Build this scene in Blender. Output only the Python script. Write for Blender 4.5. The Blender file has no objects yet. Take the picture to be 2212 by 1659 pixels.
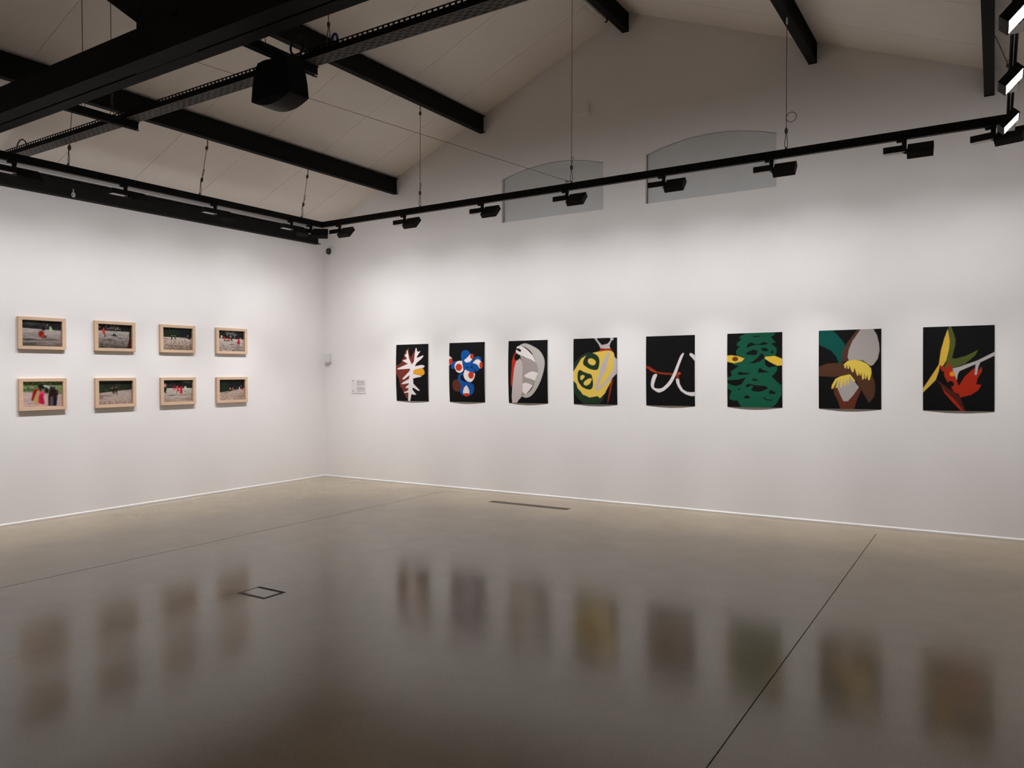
import bpy, bmesh, math, random
import numpy as np
from mathutils import Vector, Matrix

SC = bpy.context.scene
COL = SC.collection

# ------------------------------------------------------------------ camera, world, exposure
CAM_POS = Vector((8.981, -8.6124, 1.6))
YAW, PITCH, ROLL, F_PX = -0.5646, -0.0126, 0.0056, 1643.05
cy_, sy_ = math.cos(YAW), math.sin(YAW)
fwd = Vector((sy_ * math.cos(PITCH), cy_ * math.cos(PITCH), math.sin(PITCH)))
rgt = Vector((cy_, -sy_, 0.0))
dwn = fwd.cross(rgt)
r2 = rgt * math.cos(ROLL) + dwn * math.sin(ROLL)
d2 = dwn * math.cos(ROLL) - rgt * math.sin(ROLL)
cam_data = bpy.data.cameras.new('camera')
cam_data.sensor_fit = 'HORIZONTAL'
cam_data.sensor_width = 36.0
cam_data.lens = 36.0 * F_PX / 2212.0
cam_data.clip_start = 0.05
cam = bpy.data.objects.new('camera', cam_data)
COL.objects.link(cam)
cam.matrix_world = Matrix(((r2.x, -d2.x, -fwd.x, CAM_POS.x), (r2.y, -d2.y, -fwd.y, CAM_POS.y),
                           (r2.z, -d2.z, -fwd.z, CAM_POS.z), (0, 0, 0, 1)))
SC.camera = cam
w = bpy.data.worlds.new('world')
SC.world = w
w.use_nodes = True
w.node_tree.nodes['Background'].inputs['Color'].default_value = (0, 0, 0, 1)
w.node_tree.nodes['Background'].inputs['Strength'].default_value = 0.0
LAMP_STRENGTH = 50.0                  # radiance of the track spotlights' glowing diffusers (broad spill)
# wall-wash optics of each spotlight: power in W, spread and beam axis below the horizontal
LAMP_BEAMS = ((4.5, math.radians(110), math.radians(56)), (4.7, math.radians(52), math.radians(69.5)))
LAMP_COLOR = (0.99, 0.985, 1.01)
RIGHT_DIM, BACK_FAR_DIM = 0.20, 0.66   # dimmer settings: right-hand track, far end of the back track
SC.view_settings.view_transform = 'Standard'
SC.view_settings.look = 'None'
SC.view_settings.exposure = 0.0
SC.view_settings.gamma = 1.0
SC.view_settings.use_curve_mapping = False
SC.cycles.use_denoising = True
SC.cycles.max_bounces = 12
SC.cycles.diffuse_bounces = 8
SC.cycles.sample_clamp_indirect = 6.0

rng = np.random.default_rng(7)
random.seed(7)


# ------------------------------------------------------------------ materials
def s2l(c):
    return tuple(((x / 255.0) / 12.92 if x / 255.0 <= 0.04045 else ((x / 255.0 + 0.055) / 1.055) ** 2.4) for x in c)


def mat(name, color, rough=0.6, spec=0.4, metal=0.0, noise=0.0, nscale=8.0, bump=0.0, bscale=40.0, stretch=None, coat=0.0, coat_rough=0.1):
    m = bpy.data.materials.new(name)
    m.use_nodes = True
    nt = m.node_tree
    b = nt.nodes['Principled BSDF']
    b.inputs['Base Color'].default_value = (*color, 1)
    b.inputs['Roughness'].default_value = rough
    b.inputs['Specular IOR Level'].default_value = spec
    b.inputs['Metallic'].default_value = metal
    b.inputs['Coat Weight'].default_value = coat
    b.inputs['Coat Roughness'].default_value = coat_rough
    tc = nt.nodes.new('ShaderNodeTexCoord')
    src = tc.outputs['Object']
    if stretch:
        mp = nt.nodes.new('ShaderNodeMapping')
        mp.inputs['Scale'].default_value = stretch
        nt.links.new(src, mp.inputs['Vector'])
        src = mp.outputs['Vector']
    if noise:
        n = nt.nodes.new('ShaderNodeTexNoise')
        n.inputs['Scale'].default_value = nscale
        n.inputs['Detail'].default_value = 6
        n.inputs['Roughness'].default_value = 0.6
        nt.links.new(src, n.inputs['Vector'])
        r = nt.nodes.new('ShaderNodeMapRange')
        r.inputs['From Min'].default_value = 0.25
        r.inputs['From Max'].default_value = 0.75
        r.inputs['To Min'].default_value = 1 - noise
        r.inputs['To Max'].default_value = 1 + noise
        nt.links.new(n.outputs['Fac'], r.inputs['Value'])
        mx = nt.nodes.new('ShaderNodeVectorMath')
        mx.operation = 'SCALE'
        mx.inputs[0].default_value = color
        nt.links.new(r.outputs['Result'], mx.inputs['Scale'])
        nt.links.new(mx.outputs['Vector'], b.inputs['Base Color'])
    if bump:
        n2 = nt.nodes.new('ShaderNodeTexNoise')
        n2.inputs['Scale'].default_value = bscale
        n2.inputs['Detail'].default_value = 4
        nt.links.new(src, n2.inputs['Vector'])
        bp = nt.nodes.new('ShaderNodeBump')
        bp.inputs['Strength'].default_value = bump
        bp.inputs['Distance'].default_value = 0.01
        nt.links.new(n2.outputs['Fac'], bp.inputs['Height'])
        nt.links.new(bp.outputs['Normal'], b.inputs['Normal'])
    return m


M = {}
M['wall'] = mat('white_wall_paint', (0.83, 0.805, 0.79), 0.75, 0.15, noise=0.012, nscale=3, bump=0.05, bscale=60)
M['ceiling'] = mat('ceiling_board_paint', (0.79, 0.735, 0.68), 0.8, 0.15, noise=0.02, nscale=4, bump=0.08, bscale=50)
M['gap'] = mat('dark_joint', (0.03, 0.028, 0.025), 0.9, 0.1)
M['floor_gap'] = mat('floor_joint_filler', (0.06, 0.05, 0.042), 0.8, 0.2)
M['skirting'] = mat('skirting_paint', (0.72, 0.70, 0.68), 0.5, 0.3, noise=0.01)
M['black'] = mat('black_steel_paint', (0.012, 0.0115, 0.0105), 0.75, 0.10, noise=0.2, nscale=6)
M['track'] = mat('black_track_aluminium', (0.008, 0.008, 0.008), 0.65, 0.12)
M['lampbody'] = mat('black_lamp_housing', (0.017, 0.017, 0.0165), 0.65, 0.12)
M['cover'] = mat('grey_driver_cover', (0.55, 0.53, 0.54), 0.5, 0.3)
M['tray'] = mat('dark_perforated_steel', (0.135, 0.128, 0.122), 0.7, 0.15, noise=0.1)
M['speaker'] = mat('black_speaker_cabinet', (0.008, 0.008, 0.008), 0.7, 0.1, noise=0.15, nscale=30)
M['grille'] = mat('black_speaker_grille', (0.016, 0.015, 0.017), 0.6, 0.15, noise=0.15, nscale=200)
M['wire'] = mat('steel_wire', (0.10, 0.085, 0.07), 0.5, 0.5, metal=0.3)
M['chrome'] = mat('bright_steel', (0.75, 0.75, 0.75), 0.3, 0.5, metal=0.6)
M['blue'] = mat('blue_plastic', (0.03, 0.03, 0.25), 0.4, 0.5)
M['wood'] = mat('pale_beech_wood', s2l((212, 181, 152)), 0.55, 0.3, noise=0.10, nscale=5, stretch=(1.5, 1.5, 14))
M['board'] = mat('dark_backing_board', (0.02, 0.018, 0.016), 0.9, 0.1)
M['panel'] = mat('grey_blackout_panel', (0.60, 0.612, 0.61), 0.7, 0.2, noise=0.02)
M['white_plastic'] = mat('white_plastic', (0.72, 0.72, 0.71), 0.45, 0.4)
M['sensor_lens'] = mat('shaded_sensor_lens', (0.50, 0.48, 0.46), 0.4, 0.4)  # white lens greyed: shade at the sensor's lower end put into the colour
M['dome'] = mat('smoked_dome', (0.012, 0.012, 0.012), 0.12, 0.6)
M['paper'] = mat('white_paper', (0.75, 0.74, 0.72), 0.8, 0.1)
M['hatch'] = mat('dark_hatch_rim', (0.035, 0.028, 0.024), 0.6, 0.3)
M['vent'] = mat('bronze_vent_bar', (0.11, 0.09, 0.072), 0.6, 0.3)
M['batten'] = mat('pale_batten_housing', (0.55, 0.53, 0.50), 0.5, 0.3)


def concrete():
    m = mat('polished_concrete', (0.30, 0.255, 0.205), 0.30, 0.33)
    nt = m.node_tree
    b = nt.nodes['Principled BSDF']
    tc = [n for n in nt.nodes if n.type == 'TEX_COORD'][0]
    geo = nt.nodes.new('ShaderNodeNewGeometry')
    n1 = nt.nodes.new('ShaderNodeTexNoise')
    n1.inputs['Scale'].default_value = 0.9
    n1.inputs['Detail'].default_value = 7
    n1.inputs['Roughness'].default_value = 0.62
    n2 = nt.nodes.new('ShaderNodeTexNoise')
    n2.inputs['Scale'].default_value = 90
    n2.inputs['Detail'].default_value = 3
    for n in (n1, n2):
        nt.links.new(geo.outputs['Position'], n.inputs['Vector'])
    cr = nt.nodes.new('ShaderNodeValToRGB')
    cr.color_ramp.elements[0].position = 0.3
    cr.color_ramp.elements[1].position = 0.72
    cr.color_ramp.elements[0].color = (*FLOOR_DARK, 1)
    cr.color_ramp.elements[1].color = (*FLOOR_LIGHT, 1)
    nt.links.new(n1.outputs['Fac'], cr.inputs['Fac'])
    r = nt.nodes.new('ShaderNodeMapRange')
    r.inputs['From Min'].default_value = 0.3
    r.inputs['From Max'].default_value = 0.7
    r.inputs['To Min'].default_value = 0.93
    r.inputs['To Max'].default_value = 1.07
    nt.links.new(n2.outputs['Fac'], r.inputs['Value'])
    mx = nt.nodes.new('ShaderNodeVectorMath')
    mx.operation = 'SCALE'
    nt.links.new(cr.outputs['Color'], mx.inputs[0])
    nt.links.new(r.outputs['Result'], mx.inputs['Scale'])
    nt.links.new(mx.outputs['Vector'], b.inputs['Base Color'])
    r2_ = nt.nodes.new('ShaderNodeMapRange')
    r2_.inputs['From Min'].default_value = 0.3
    r2_.inputs['From Max'].default_value = 0.7
    r2_.inputs['To Min'].default_value = FLOOR_ROUGH[0]
    r2_.inputs['To Max'].default_value = FLOOR_ROUGH[1]
    nt.links.new(n1.outputs['Fac'], r2_.inputs['Value'])
    nt.links.new(r2_.outputs['Result'], b.inputs['Roughness'])
    return m


FLOOR_DARK, FLOOR_LIGHT = (0.250, 0.196, 0.124), (0.322, 0.258, 0.170)
FLOOR_ROUGH = (0.125, 0.185)
M['floor'] = concrete()


def emissive(name, color, strength):
    m = bpy.data.materials.new(name)
    m.use_nodes = True
    nt = m.node_tree
    nt.nodes.clear()
    e = nt.nodes.new('ShaderNodeEmission')
    e.inputs['Color'].default_value = (*color, 1)
    e.inputs['Strength'].default_value = strength
    o = nt.nodes.new('ShaderNodeOutputMaterial')
    nt.links.new(e.outputs['Emission'], o.inputs['Surface'])
    return m


M['light'] = emissive('lit_diffuser', LAMP_COLOR, LAMP_STRENGTH)


def print_mat(name, rough=0.7):
    m = mat(name, (0.5, 0.5, 0.5), rough, 0.15)
    nt = m.node_tree
    a = nt.nodes.new('ShaderNodeVertexColor')
    a.layer_name = 'ink'
    nt.links.new(a.outputs['Color'], nt.nodes['Principled BSDF'].inputs['Base Color'])
    return m


M['ink'] = print_mat('printed_ink')
M['photo'] = print_mat('photographic_print', 0.35)


# ------------------------------------------------------------------ mesh helpers
class MB:
    def __init__(self):
        self.v, self.f, self.m = [], [], []

    def quad(self, pts, mi=0):
        n = len(self.v)
        self.v += [tuple(p) for p in pts]
        self.f.append(tuple(range(n, n + len(pts))))
        self.m.append(mi)

    def box(self, x0, y0, z0, x1, y1, z1, mi=0):
        n = len(self.v)
        self.v += [(x, y, z) for z in (z0, z1) for y in (y0, y1) for x in (x0, x1)]
        for q in ((0, 2, 3, 1), (4, 5, 7, 6), (0, 1, 5, 4), (2, 6, 7, 3), (0, 4, 6, 2), (1, 3, 7, 5)):
            self.f.append(tuple(n + i for i in q))
            self.m.append(mi)
        return self

    def prism(self, poly, a, b, fn, mi=0):
        """poly: 2-D outline; fn(u, v, t) -> 3-D point; extruded from t=a to t=b"""
        n, k = len(self.v), len(poly)
        self.v += [tuple(fn(u, v, a)) for u, v in poly] + [tuple(fn(u, v, b)) for u, v in poly]
        self.f.append(tuple(n + i for i in range(k))[::-1])
        self.f.append(tuple(n + k + i for i in range(k)))
        self.m += [mi, mi]
        for i in range(k):
            j = (i + 1) % k
            self.f.append((n + i, n + j, n + k + j, n + k + i))
            self.m.append(mi)
        return self

    def tube(self, pts, r, seg=8, mi=0, closed=False, caps=True):
        pts = [Vector(p) for p in pts]
        n0 = len(self.v)
        k = len(pts)
        up0 = None
        for i, p in enumerate(pts):
            if closed:
                t = (pts[(i + 1) % k] - pts[i - 1]).normalized()
            else:
                t = (pts[min(i + 1, k - 1)] - pts[max(i - 1, 0)]).normalized()
            if up0 is None:
                a = Vector((0, 0, 1)) if abs(t.z) < 0.9 else Vector((1, 0, 0))
                up0 = (a - t * a.dot(t)).normalized()
            else:
                up0 = (up0 - t * up0.dot(t)).normalized()
            s = t.cross(up0)
            rr = r[i] if isinstance(r, (list, tuple)) else r
            for j in range(seg):
                an = 2 * math.pi * j / seg
                self.v.append(tuple(p + up0 * (rr * math.cos(an)) + s * (rr * math.sin(an))))
        for i in range(k if closed else k - 1):
            for j in range(seg):
                a, b = n0 + i * seg, n0 + ((i + 1) % k) * seg
                self.f.append((a + j, a + (j + 1) % seg, b + (j + 1) % seg, b + j))
                self.m.append(mi)
        if caps and not closed:
            self.f.append(tuple(n0 + j for j in range(seg))[::-1])
            self.f.append(tuple(n0 + (k - 1) * seg + j for j in range(seg)))
            self.m += [mi, mi]
        return self

    def lathe(self, prof, origin, axis, seg=24, mi=0):
        axis = Vector(axis).normalized()
        a = Vector((0, 0, 1)) if abs(axis.z) < 0.9 else Vector((1, 0, 0))
        u = (a - axis * a.dot(axis)).normalized()
        s = axis.cross(u)
        o = Vector(origin)
        n0 = len(self.v)
        for r, h in prof:
            for j in range(seg):
                an = 2 * math.pi * j / seg
                self.v.append(tuple(o + axis * h + u * (r * math.cos(an)) + s * (r * math.sin(an))))
        for i in range(len(prof) - 1):
            for j in range(seg):
                a_, b_ = n0 + i * seg, n0 + (i + 1) * seg
                self.f.append((a_ + j, a_ + (j + 1) % seg, b_ + (j + 1) % seg, b_ + j))
                self.m.append(mi)
        self.f.append(tuple(n0 + j for j in range(seg))[::-1])
        self.f.append(tuple(n0 + (len(prof) - 1) * seg + j for j in range(seg)))
        self.m += [mi, mi]
        return self

    def build(self, name, mats, parent=None, smooth=False, bevel=0.0, recalc=True):
        me = bpy.data.meshes.new(name)
        me.from_pydata(self.v, [], self.f)
        if not isinstance(mats, (list, tuple)):
            mats = [mats]
        for m in mats:
            me.materials.append(m)
        me.polygons.foreach_set('material_index', self.m)
        if recalc:
            bm = bmesh.new()
            bm.from_mesh(me)
            bmesh.ops.recalc_face_normals(bm, faces=bm.faces)
            if bevel:
                bmesh.ops.bevel(bm, geom=[e for e in bm.edges if e.calc_face_angle(0) > 0.5], offset=bevel, segments=2, affect='EDGES', profile=0.6, clamp_overlap=True)
            bm.to_mesh(me)
            bm.free()
        if smooth:
            me.polygons.foreach_set('use_smooth', [True] * len(me.polygons))
            try:
                me.set_sharp_from_angle(angle=math.radians(35))
            except Exception:
                pass
        o = bpy.data.objects.new(name, me)
        COL.objects.link(o)
        if parent is not None:
            o.parent = parent
        return o


def thing(name, label, cat, loc=(0, 0, 0), rotz=0.0, group=None):
    o = bpy.data.objects.new(name, None)
    o.empty_display_size = 0.1
    COL.objects.link(o)
    o.location = loc
    o.rotation_euler = (0, 0, rotz)
    return tag(o, label, cat, group)


def tag(o, label, cat, group=None):
    o['label'] = label
    o['category'] = cat
    o['kind'] = 'thing'
    if group:
        o['group'] = group
    return o


def struct(o, label=None):
    o['kind'] = 'structure'
    if label:
        o['label'] = label
    return o


def dup(root, loc, rotz, label):
    r = root.copy()
    COL.objects.link(r)
    r.location = loc
    r.rotation_euler = (0, 0, rotz)
    r['label'] = label
    for ch in list(root.children):
        c = ch.copy()
        COL.objects.link(c)
        c.parent = r
        for g in list(ch.children):
            d = g.copy()
            COL.objects.link(d)
            d.parent = c
    return r


# ------------------------------------------------------------------ the room
W, L, EAVE, SLOPE = 10.4, 11.6, 3.895, 0.404
RX = W / 2


def roof(x):
    return EAVE + SLOPE * (x if x <= RX else W - x)


# floor: poured slabs between saw-cut joints
FL = MB().box(-0.2, -L - 0.2, -0.20, W + 0.2, 0.2, -0.012).build('floor', M['floor_gap'])
struct(FL, 'polished beige concrete floor with saw-cut joints')
J1, J2, CUT, BACK = 2.610, 8.000, 4.262, -0.335
HX0, HX1, HY0, HY1 = 4.276, 4.570, -4.985, -4.777          # hatch opening
VX0, VX1, VY0, VY1 = 3.622, 4.736, -0.722, -0.614          # vent opening
g = 0.003


def slab(rects):
    b = MB()
    for x0, y0, x1, y1 in rects:
        b.box(x0, y0, -0.012, x1, y1, 0.0)
    return b.build('slab', M['floor'], FL)


slab([(0, BACK, W, 0)])
slab([(0, -L, J1 - 0.0045, BACK)])
slab([(J1 + 0.0045, -L, CUT - 0.0007, VY0), (J1 + 0.0045, VY1, CUT - 0.0007, BACK), (J1 + 0.0045, VY0, VX0, VY1)])
slab([(CUT + 0.0007, -L, HX0, VY0), (HX0, -L, HX1, HY0), (HX0, HY1, HX1, VY0), (HX1, -L, J2 - g, VY0),
      (VX1, VY0, J2 - g, VY1), (CUT + 0.0007, VY1, J2 - g, BACK)])
slab([(J2 + g, -L, W, BACK)])

# ceiling: two pitched planes of boards with hairline joints
CB = MB()
for x0, x1 in ((-0.2, RX), (RX, W + 0.2)):
    CB.prism([(x0, EAVE + SLOPE * (x0 if x0 < RX and x1 <= RX else W - x0) + 0.016), (x1, EAVE + SLOPE * (x1 if x1 <= RX else W - x1) + 0.016),
              (x1, EAVE + SLOPE * (x1 if x1 <= RX else W - x1) + 0.2), (x0, EAVE + SLOPE * (x0 if x0 < RX and x1 <= RX else W - x0) + 0.2)],
             -L - 0.2, 0.2, lambda u, v, t: (u, t, v))
CEIL = struct(CB.build('ceiling', M['gap']), 'pitched ceiling of pale boards with hairline joints')
joints = [0.0] + [-0.605 - 0.886 * i for i in range(13)]
joints = [j for j in joints if j > -L] + [-L]
jw = 0.0022
for s in (0, 1):
    for a, b_ in zip(joints[:-1], joints[1:]):
        x0, x1 = (0.0, RX) if s == 0 else (RX, W)
        MB().prism([(x0, roof(x0)), (x1, roof(x1)), (x1, roof(x1) + 0.0165), (x0, roof(x0) + 0.0165)],
                   b_ + (jw if b_ > -L else 0), a - (jw if a < 0 else 0), lambda u, v, t: (u, t, v)).build('ceiling_panel', M['ceiling'], CEIL)

# walls
WL = struct(MB().box(-0.2, -L - 0.2, -0.2, 0.0, 0.0, EAVE + 0.01).build('wall_left', M['wall']))
WR = struct(MB().box(W, -L - 0.2, -0.2, W + 0.2, 0.0, EAVE + 0.01).build('wall_right', M['wall']))
gable = [(-0.2, -0.2), (W + 0.2, -0.2), (W + 0.2, EAVE), (W, EAVE + 0.01), (RX, roof(RX) + 0.01), (0, EAVE + 0.01), (-0.2, EAVE)]
WF = struct(MB().prism(gable, -L - 0.2, -L, lambda u, v, t: (u, t, v)).build('wall_front', M['wall']))


def arch(x0, x1, z0, zs, za, n=24):
    pts = [(x0, z0), (x1, z0), (x1, zs)]
    h, c = za - zs, (x1 - x0) / 2
    R_ = (c * c + h * h) / (2 * h)
    a0 = math.asin(c / R_)
    for i in range(1, n):
        a = a0 - 2 * a0 * i / n
        pts.append(((x0 + x1) / 2 + R_ * math.sin(a), za - R_ + R_ * math.cos(a)))
    pts.append((x0, zs))
    return pts


WINS = [(3.378, 4.884, 3.643, 4.228, 4.352), (5.440, 6.968, 3.640, 4.234, 4.362)]
cu = bpy.data.curves.new('wall_back', 'CURVE')
cu.dimensions = '2D'
cu.fill_mode = 'BOTH'
cu.extrude = 0.1
for loop in [gable] + [arch(*q) for q in WINS]:
    sp = cu.splines.new('POLY')
    sp.points.add(len(loop) - 1)
    for p_, (x, z) in zip(sp.points, loop):
        p_.co = (x, z, 0, 1)
    sp.use_cyclic_u = True
tmp = bpy.data.objects.new('tmp', cu)
COL.objects.link(tmp)
dg = bpy.context.evaluated_depsgraph_get()
me = bpy.data.meshes.new_from_object(tmp.evaluated_get(dg))
bpy.data.objects.remove(tmp)
me.name = 'wall_back'
me.transform(Matrix.Translation((0, 0.1, 0)) @ Matrix.Rotation(math.pi / 2, 4, 'X'))
me.materials.clear()
me.materials.append(M['wall'])
WB = bpy.data.objects.new('wall_back', me)
COL.objects.link(WB)
struct(WB)
for i, q in enumerate(WINS):
    x0, x1, z0, zs, za = q
    wd = MB().prism(arch(x0 + 0.0, x1 - 0.0, z0, zs, za), 0.062, 0.10, lambda u, v, t: (u, t, v)).build('window_%d' % (i + 1), M['gap'])
    struct(wd, 'arched window recess closed off with a grey panel, ' + ('left of the pair' if i == 0 else 'right of the pair'))
    MB().prism(arch(x0 + 0.014, x1 - 0.005, z0 + 0.006, zs - 0.005, za - 0.007), 0.045, 0.063, lambda u, v, t: (u, t, v)).build('blackout_panel', M['panel'], wd)

# skirting with a chamfered top edge
prof = [(0, 0), (0.012, 0), (0.012, 0.014), (0.0, 0.026)]
sk = {'back': (lambda u, v, t: (t, -u, v), 0, W), 'front': (lambda u, v, t: (t, -L + u, v), 0, W),
      'left': (lambda u, v, t: (u, t, v), -L, 0), 'right': (lambda u, v, t: (W - u, t, v), -L, 0)}
for side, (fn, a, b_) in sk.items():
    struct(MB().prism(prof, a, b_, fn).build('baseboard_' + side, M['skirting']))

# ------------------------------------------------------------------ steel roof members
def ibeam(wd, ht, tf=0.010, tw=0.007):
    a, t = wd / 2, tw / 2
    return [(-a, 0), (a, 0), (a, tf), (t, tf), (t, ht - tf), (a, ht - tf), (a, ht), (-a, ht), (-a, ht - tf), (-t, ht - tf), (-t, tf), (-a, tf)]


PUR = [(1.520, 'black steel roof beam on the left slope nearest the left wall', 0.226),
       (3.077, 'black steel roof beam on the left slope above the loudspeaker', 0.226),
       (5.190, 'black steel ridge beam at the peak of the ceiling', 0.220),
       (7.345, 'black steel roof beam on the right slope next to the ridge', 0.215),
       (8.940, 'black steel roof beam on the right slope above the lit spotlights', 0.230)]
purz = {}
for x, lab, h in PUR:
    top = min(roof(x - 0.043), roof(x + 0.043)) - 0.0005
    if abs(x - RX) < 0.2:
        top = roof(RX) - 0.02
    zb = top - h
    purz[x] = zb
    root = thing('roof_beam', lab, 'beam', (x, 0, zb), 0, 'steel roof beams')
    pr_ = ibeam(0.086, h) if x > 5 else ibeam(0.082, h, 0.010, 0.030)
    MB().prism(pr_, -L + 0.005, -0.003, lambda u, v, t: (u, t, v)).build('steel_section', M['black'], root)
    MB().box(-0.043, -0.009, -0.006, 0.043, -0.001, h - 0.002).build('end_plate', M['black'], root) if x > 5 else None
b = MB().prism(ibeam(0.11, 0.198), -L + 0.02, -0.16, lambda u, v, t: (0.057 + u, t, 3.648 + v))
o = b.build('wall_beam', M['black'])
tag(o, 'long black steel beam fixed along the top of the left wall', 'beam')

# tie beam of the truss: two channels back to back, battens, gusset and struts
TY0, TY1, TZ0, TZ1 = -5.535, -5.290, 3.78, 3.998
tie = thing('tie_beam', 'massive black double-channel tie beam crossing overhead at upper left', 'beam', (0, 0, 0))


def channel(y0, y1, flip):
    t = 0.010
    if flip:
        return [(y0, TZ0), (y1, TZ0), (y1, TZ1), (y0, TZ1), (y0, TZ1 - t), (y1 - t, TZ1 - t), (y1 - t, TZ0 + t), (y0, TZ0 + t)]
    return [(y0, TZ0), (y1, TZ0), (y1, TZ0 + t), (y0 + t, TZ0 + t), (y0 + t, TZ1 - t), (y1, TZ1 - t), (y1, TZ1), (y0, TZ1)]


MB().prism(channel(TY0, -5.408, False), 0.28, W - 0.28, lambda u, v, t: (t, u, v)).build('channel', M['black'], tie)
MB().prism(channel(-5.390, TY1, True), 0.28, W - 0.28, lambda u, v, t: (t, u, v)).build('channel', M['black'], tie)
for xa, xb in ((3.75, 4.45), (6.2, 6.9), (0.6, 1.1)):
    MB().box(xa, -5.42, TZ0 + 0.002, xb, -5.378, TZ0 + 0.012).build('batten_plate', M['black'], tie)
gus = [(3.980, TZ1 - 0.02), (4.78, TZ1 - 0.02), (4.66, 4.10), (4.50, 4.30), (3.98, 4.30), (3.86, 4.13), (3.98, 4.043)]
MB().prism(gus, -5.533, -5.35, lambda u, v, t: (u, t, v)).build('gusset_plate', M['black'], tie)


def strut(p0, p1, wd, y0, y1):
    d = Vector((p1[0] - p0[0], p1[1] - p0[1])).normalized()
    n = Vector((d.y, -d.x))
    P = [Vector(p0), Vector(p1), Vector(p1) + n * wd, Vector(p0) + n * wd]
    MB().prism([tuple(q) for q in P], y0, y1, lambda u, v, t: (u, t, v)).build('diagonal_strut', M['black'], tie)


strut((3.98, 4.043), (3.02, 4.704), 0.16, -5.535, -5.40)
strut((4.30, 4.02), (4.86, 5.68), 0.15, -5.535, -5.40)

# ------------------------------------------------------------------ cable tray on its cantilever rails
TRY0, TRY1, TRZ, TRH = -4.788, -4.662, 3.850, 0.068
TX0, TX1 = 0.45, W - 0.5
tray = thing('cable_tray', 'long black perforated cable tray hung beside the tie beam', 'cable tray', (0, 0, 0))
t = 0.0025
pl = MB()
ys = [TRY0]
for k in range(9):
    ys.append(ys[-1] + (TRY1 - TRY0) * (0.146 if k % 2 == 0 else 0.0675))
for k in range(9):
    if k % 2 == 0:
        pl.box(TX0, ys[k], TRZ, TX1, ys[k + 1], TRZ + t)
    else:
        x = TX0 - (0.04 if (k // 2) % 2 else 0.0)
        while x < TX1:
            a, b_ = max(TX0, x), min(TX1, x + 0.034)
            if b_ > a:
                pl.box(a, ys[k] - 0.002, TRZ, b_, ys[k + 1] + 0.002, TRZ + t)
            x += 0.080
pl.build('perforated_base', M['tray'], tray)
for yy in (TRY0, TRY1 - t):
    sd = MB()
    sd.box(TX0, yy, TRZ + t, TX1, yy + t, TRZ + 0.046)
    sd.box(TX0, yy, TRZ + 0.059, TX1, yy + t, TRZ + TRH)
    x = TX0
    while x < TX1:
        sd.box(x, yy, TRZ + 0.046, min(x + 0.017, TX1), yy + t, TRZ + 0.059)
        x += 0.046
    sd.build('slotted_side', M['black'], tray)  # same steel as the base; black puts the unlit sides' shade into the colour
cab = MB()
for k, yy in enumerate((-4.765, -4.745, -4.723, -4.703, -4.684)):
    cab.tube([(TX0 + 0.05 + (TX1 - TX0 - 0.1) * i / 40, yy + random.uniform(-.004, .004), TRZ + 0.013 + random.uniform(0, .006)) for i in range(41)], 0.0095, 6)
cb = cab.build('cable_bundle', M['lampbody'])
tag(cb, 'bundle of black cables lying inside the perforated tray', 'cable')

RAILS = [(2.560, 'black steel bracket rail under the tray left of the loudspeaker'), (4.80, 'black steel bracket rail holding the loudspeaker')]
for x, lab in RAILS:
    root = thing('bracket_rail', lab, 'rail', (x, 0, 0), 0, 'bracket rails under the cable tray')
    MB().box(-0.024, -5.284, 3.842, 0.024, -4.655, 3.849).build('top_flange', M['black'], root)
    MB().box(-0.024, -5.284, 3.783, -0.018, -4.655, 3.842).build('side_web', M['black'], root)
    MB().box(0.018, -5.284, 3.783, 0.024, -4.665, 3.842).build('side_web', M['black'], root)
    MB().box(-0.018, -5.284, 3.783, -0.006, -4.64, 3.789).build('lip', M['black'], root)
    MB().box(0.006, -5.284, 3.783, 0.018, -4.70, 3.789).build('lip', M['black'], root)

# ------------------------------------------------------------------ lighting track loop
TKZ0, TKZ1 = 3.595, 3.670
TX, TYB, TXR = 1.310, -1.272, 9.082           # track centre lines
tk = [(-0.020, 0.0), (-0.012, 0.0), (-0.012, 0.012), (0.012, 0.012), (0.012, 0.0), (0.020, 0.0), (0.020, 0.075), (-0.020, 0.075)]


def track(fn, a, b_, lab, slot):
    root = thing('lighting_track', lab, 'light track', (0, 0, 0), 0, 'hanging lighting tracks')
    MB().prism(tk, a, b_, fn).build('track_profile', M['track'], root)
    slot.build('contact_strip', M['cover'], root)


track(lambda u, v, t: (t, TYB + u, TKZ0 + v), TX - 0.02, TXR + 0.02, 'black lighting track hanging along the back wall',
      MB().box(TX + 0.02, TYB - 0.002, TKZ0 + 0.002, TXR - 0.02, TYB + 0.002, TKZ0 + 0.0125))
track(lambda u, v, t: (TX + u, t, TKZ0 + v), -L + 0.6, TYB - 0.0205, 'black lighting track hanging along the left wall',
      MB().box(TX - 0.002, -L + 0.7, TKZ0 + 0.002, TX + 0.002, TYB - 0.03, TKZ0 + 0.0125))
track(lambda u, v, t: (TXR + u, t, TKZ0 + v), -L + 0.6, TYB - 0.0205, 'black lighting track at the right edge carrying the lit spotlights',
      MB().box(TXR - 0.002, -L + 0.7, TKZ0 + 0.002, TXR + 0.002, TYB - 0.03, TKZ0 + 0.0125))


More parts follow.
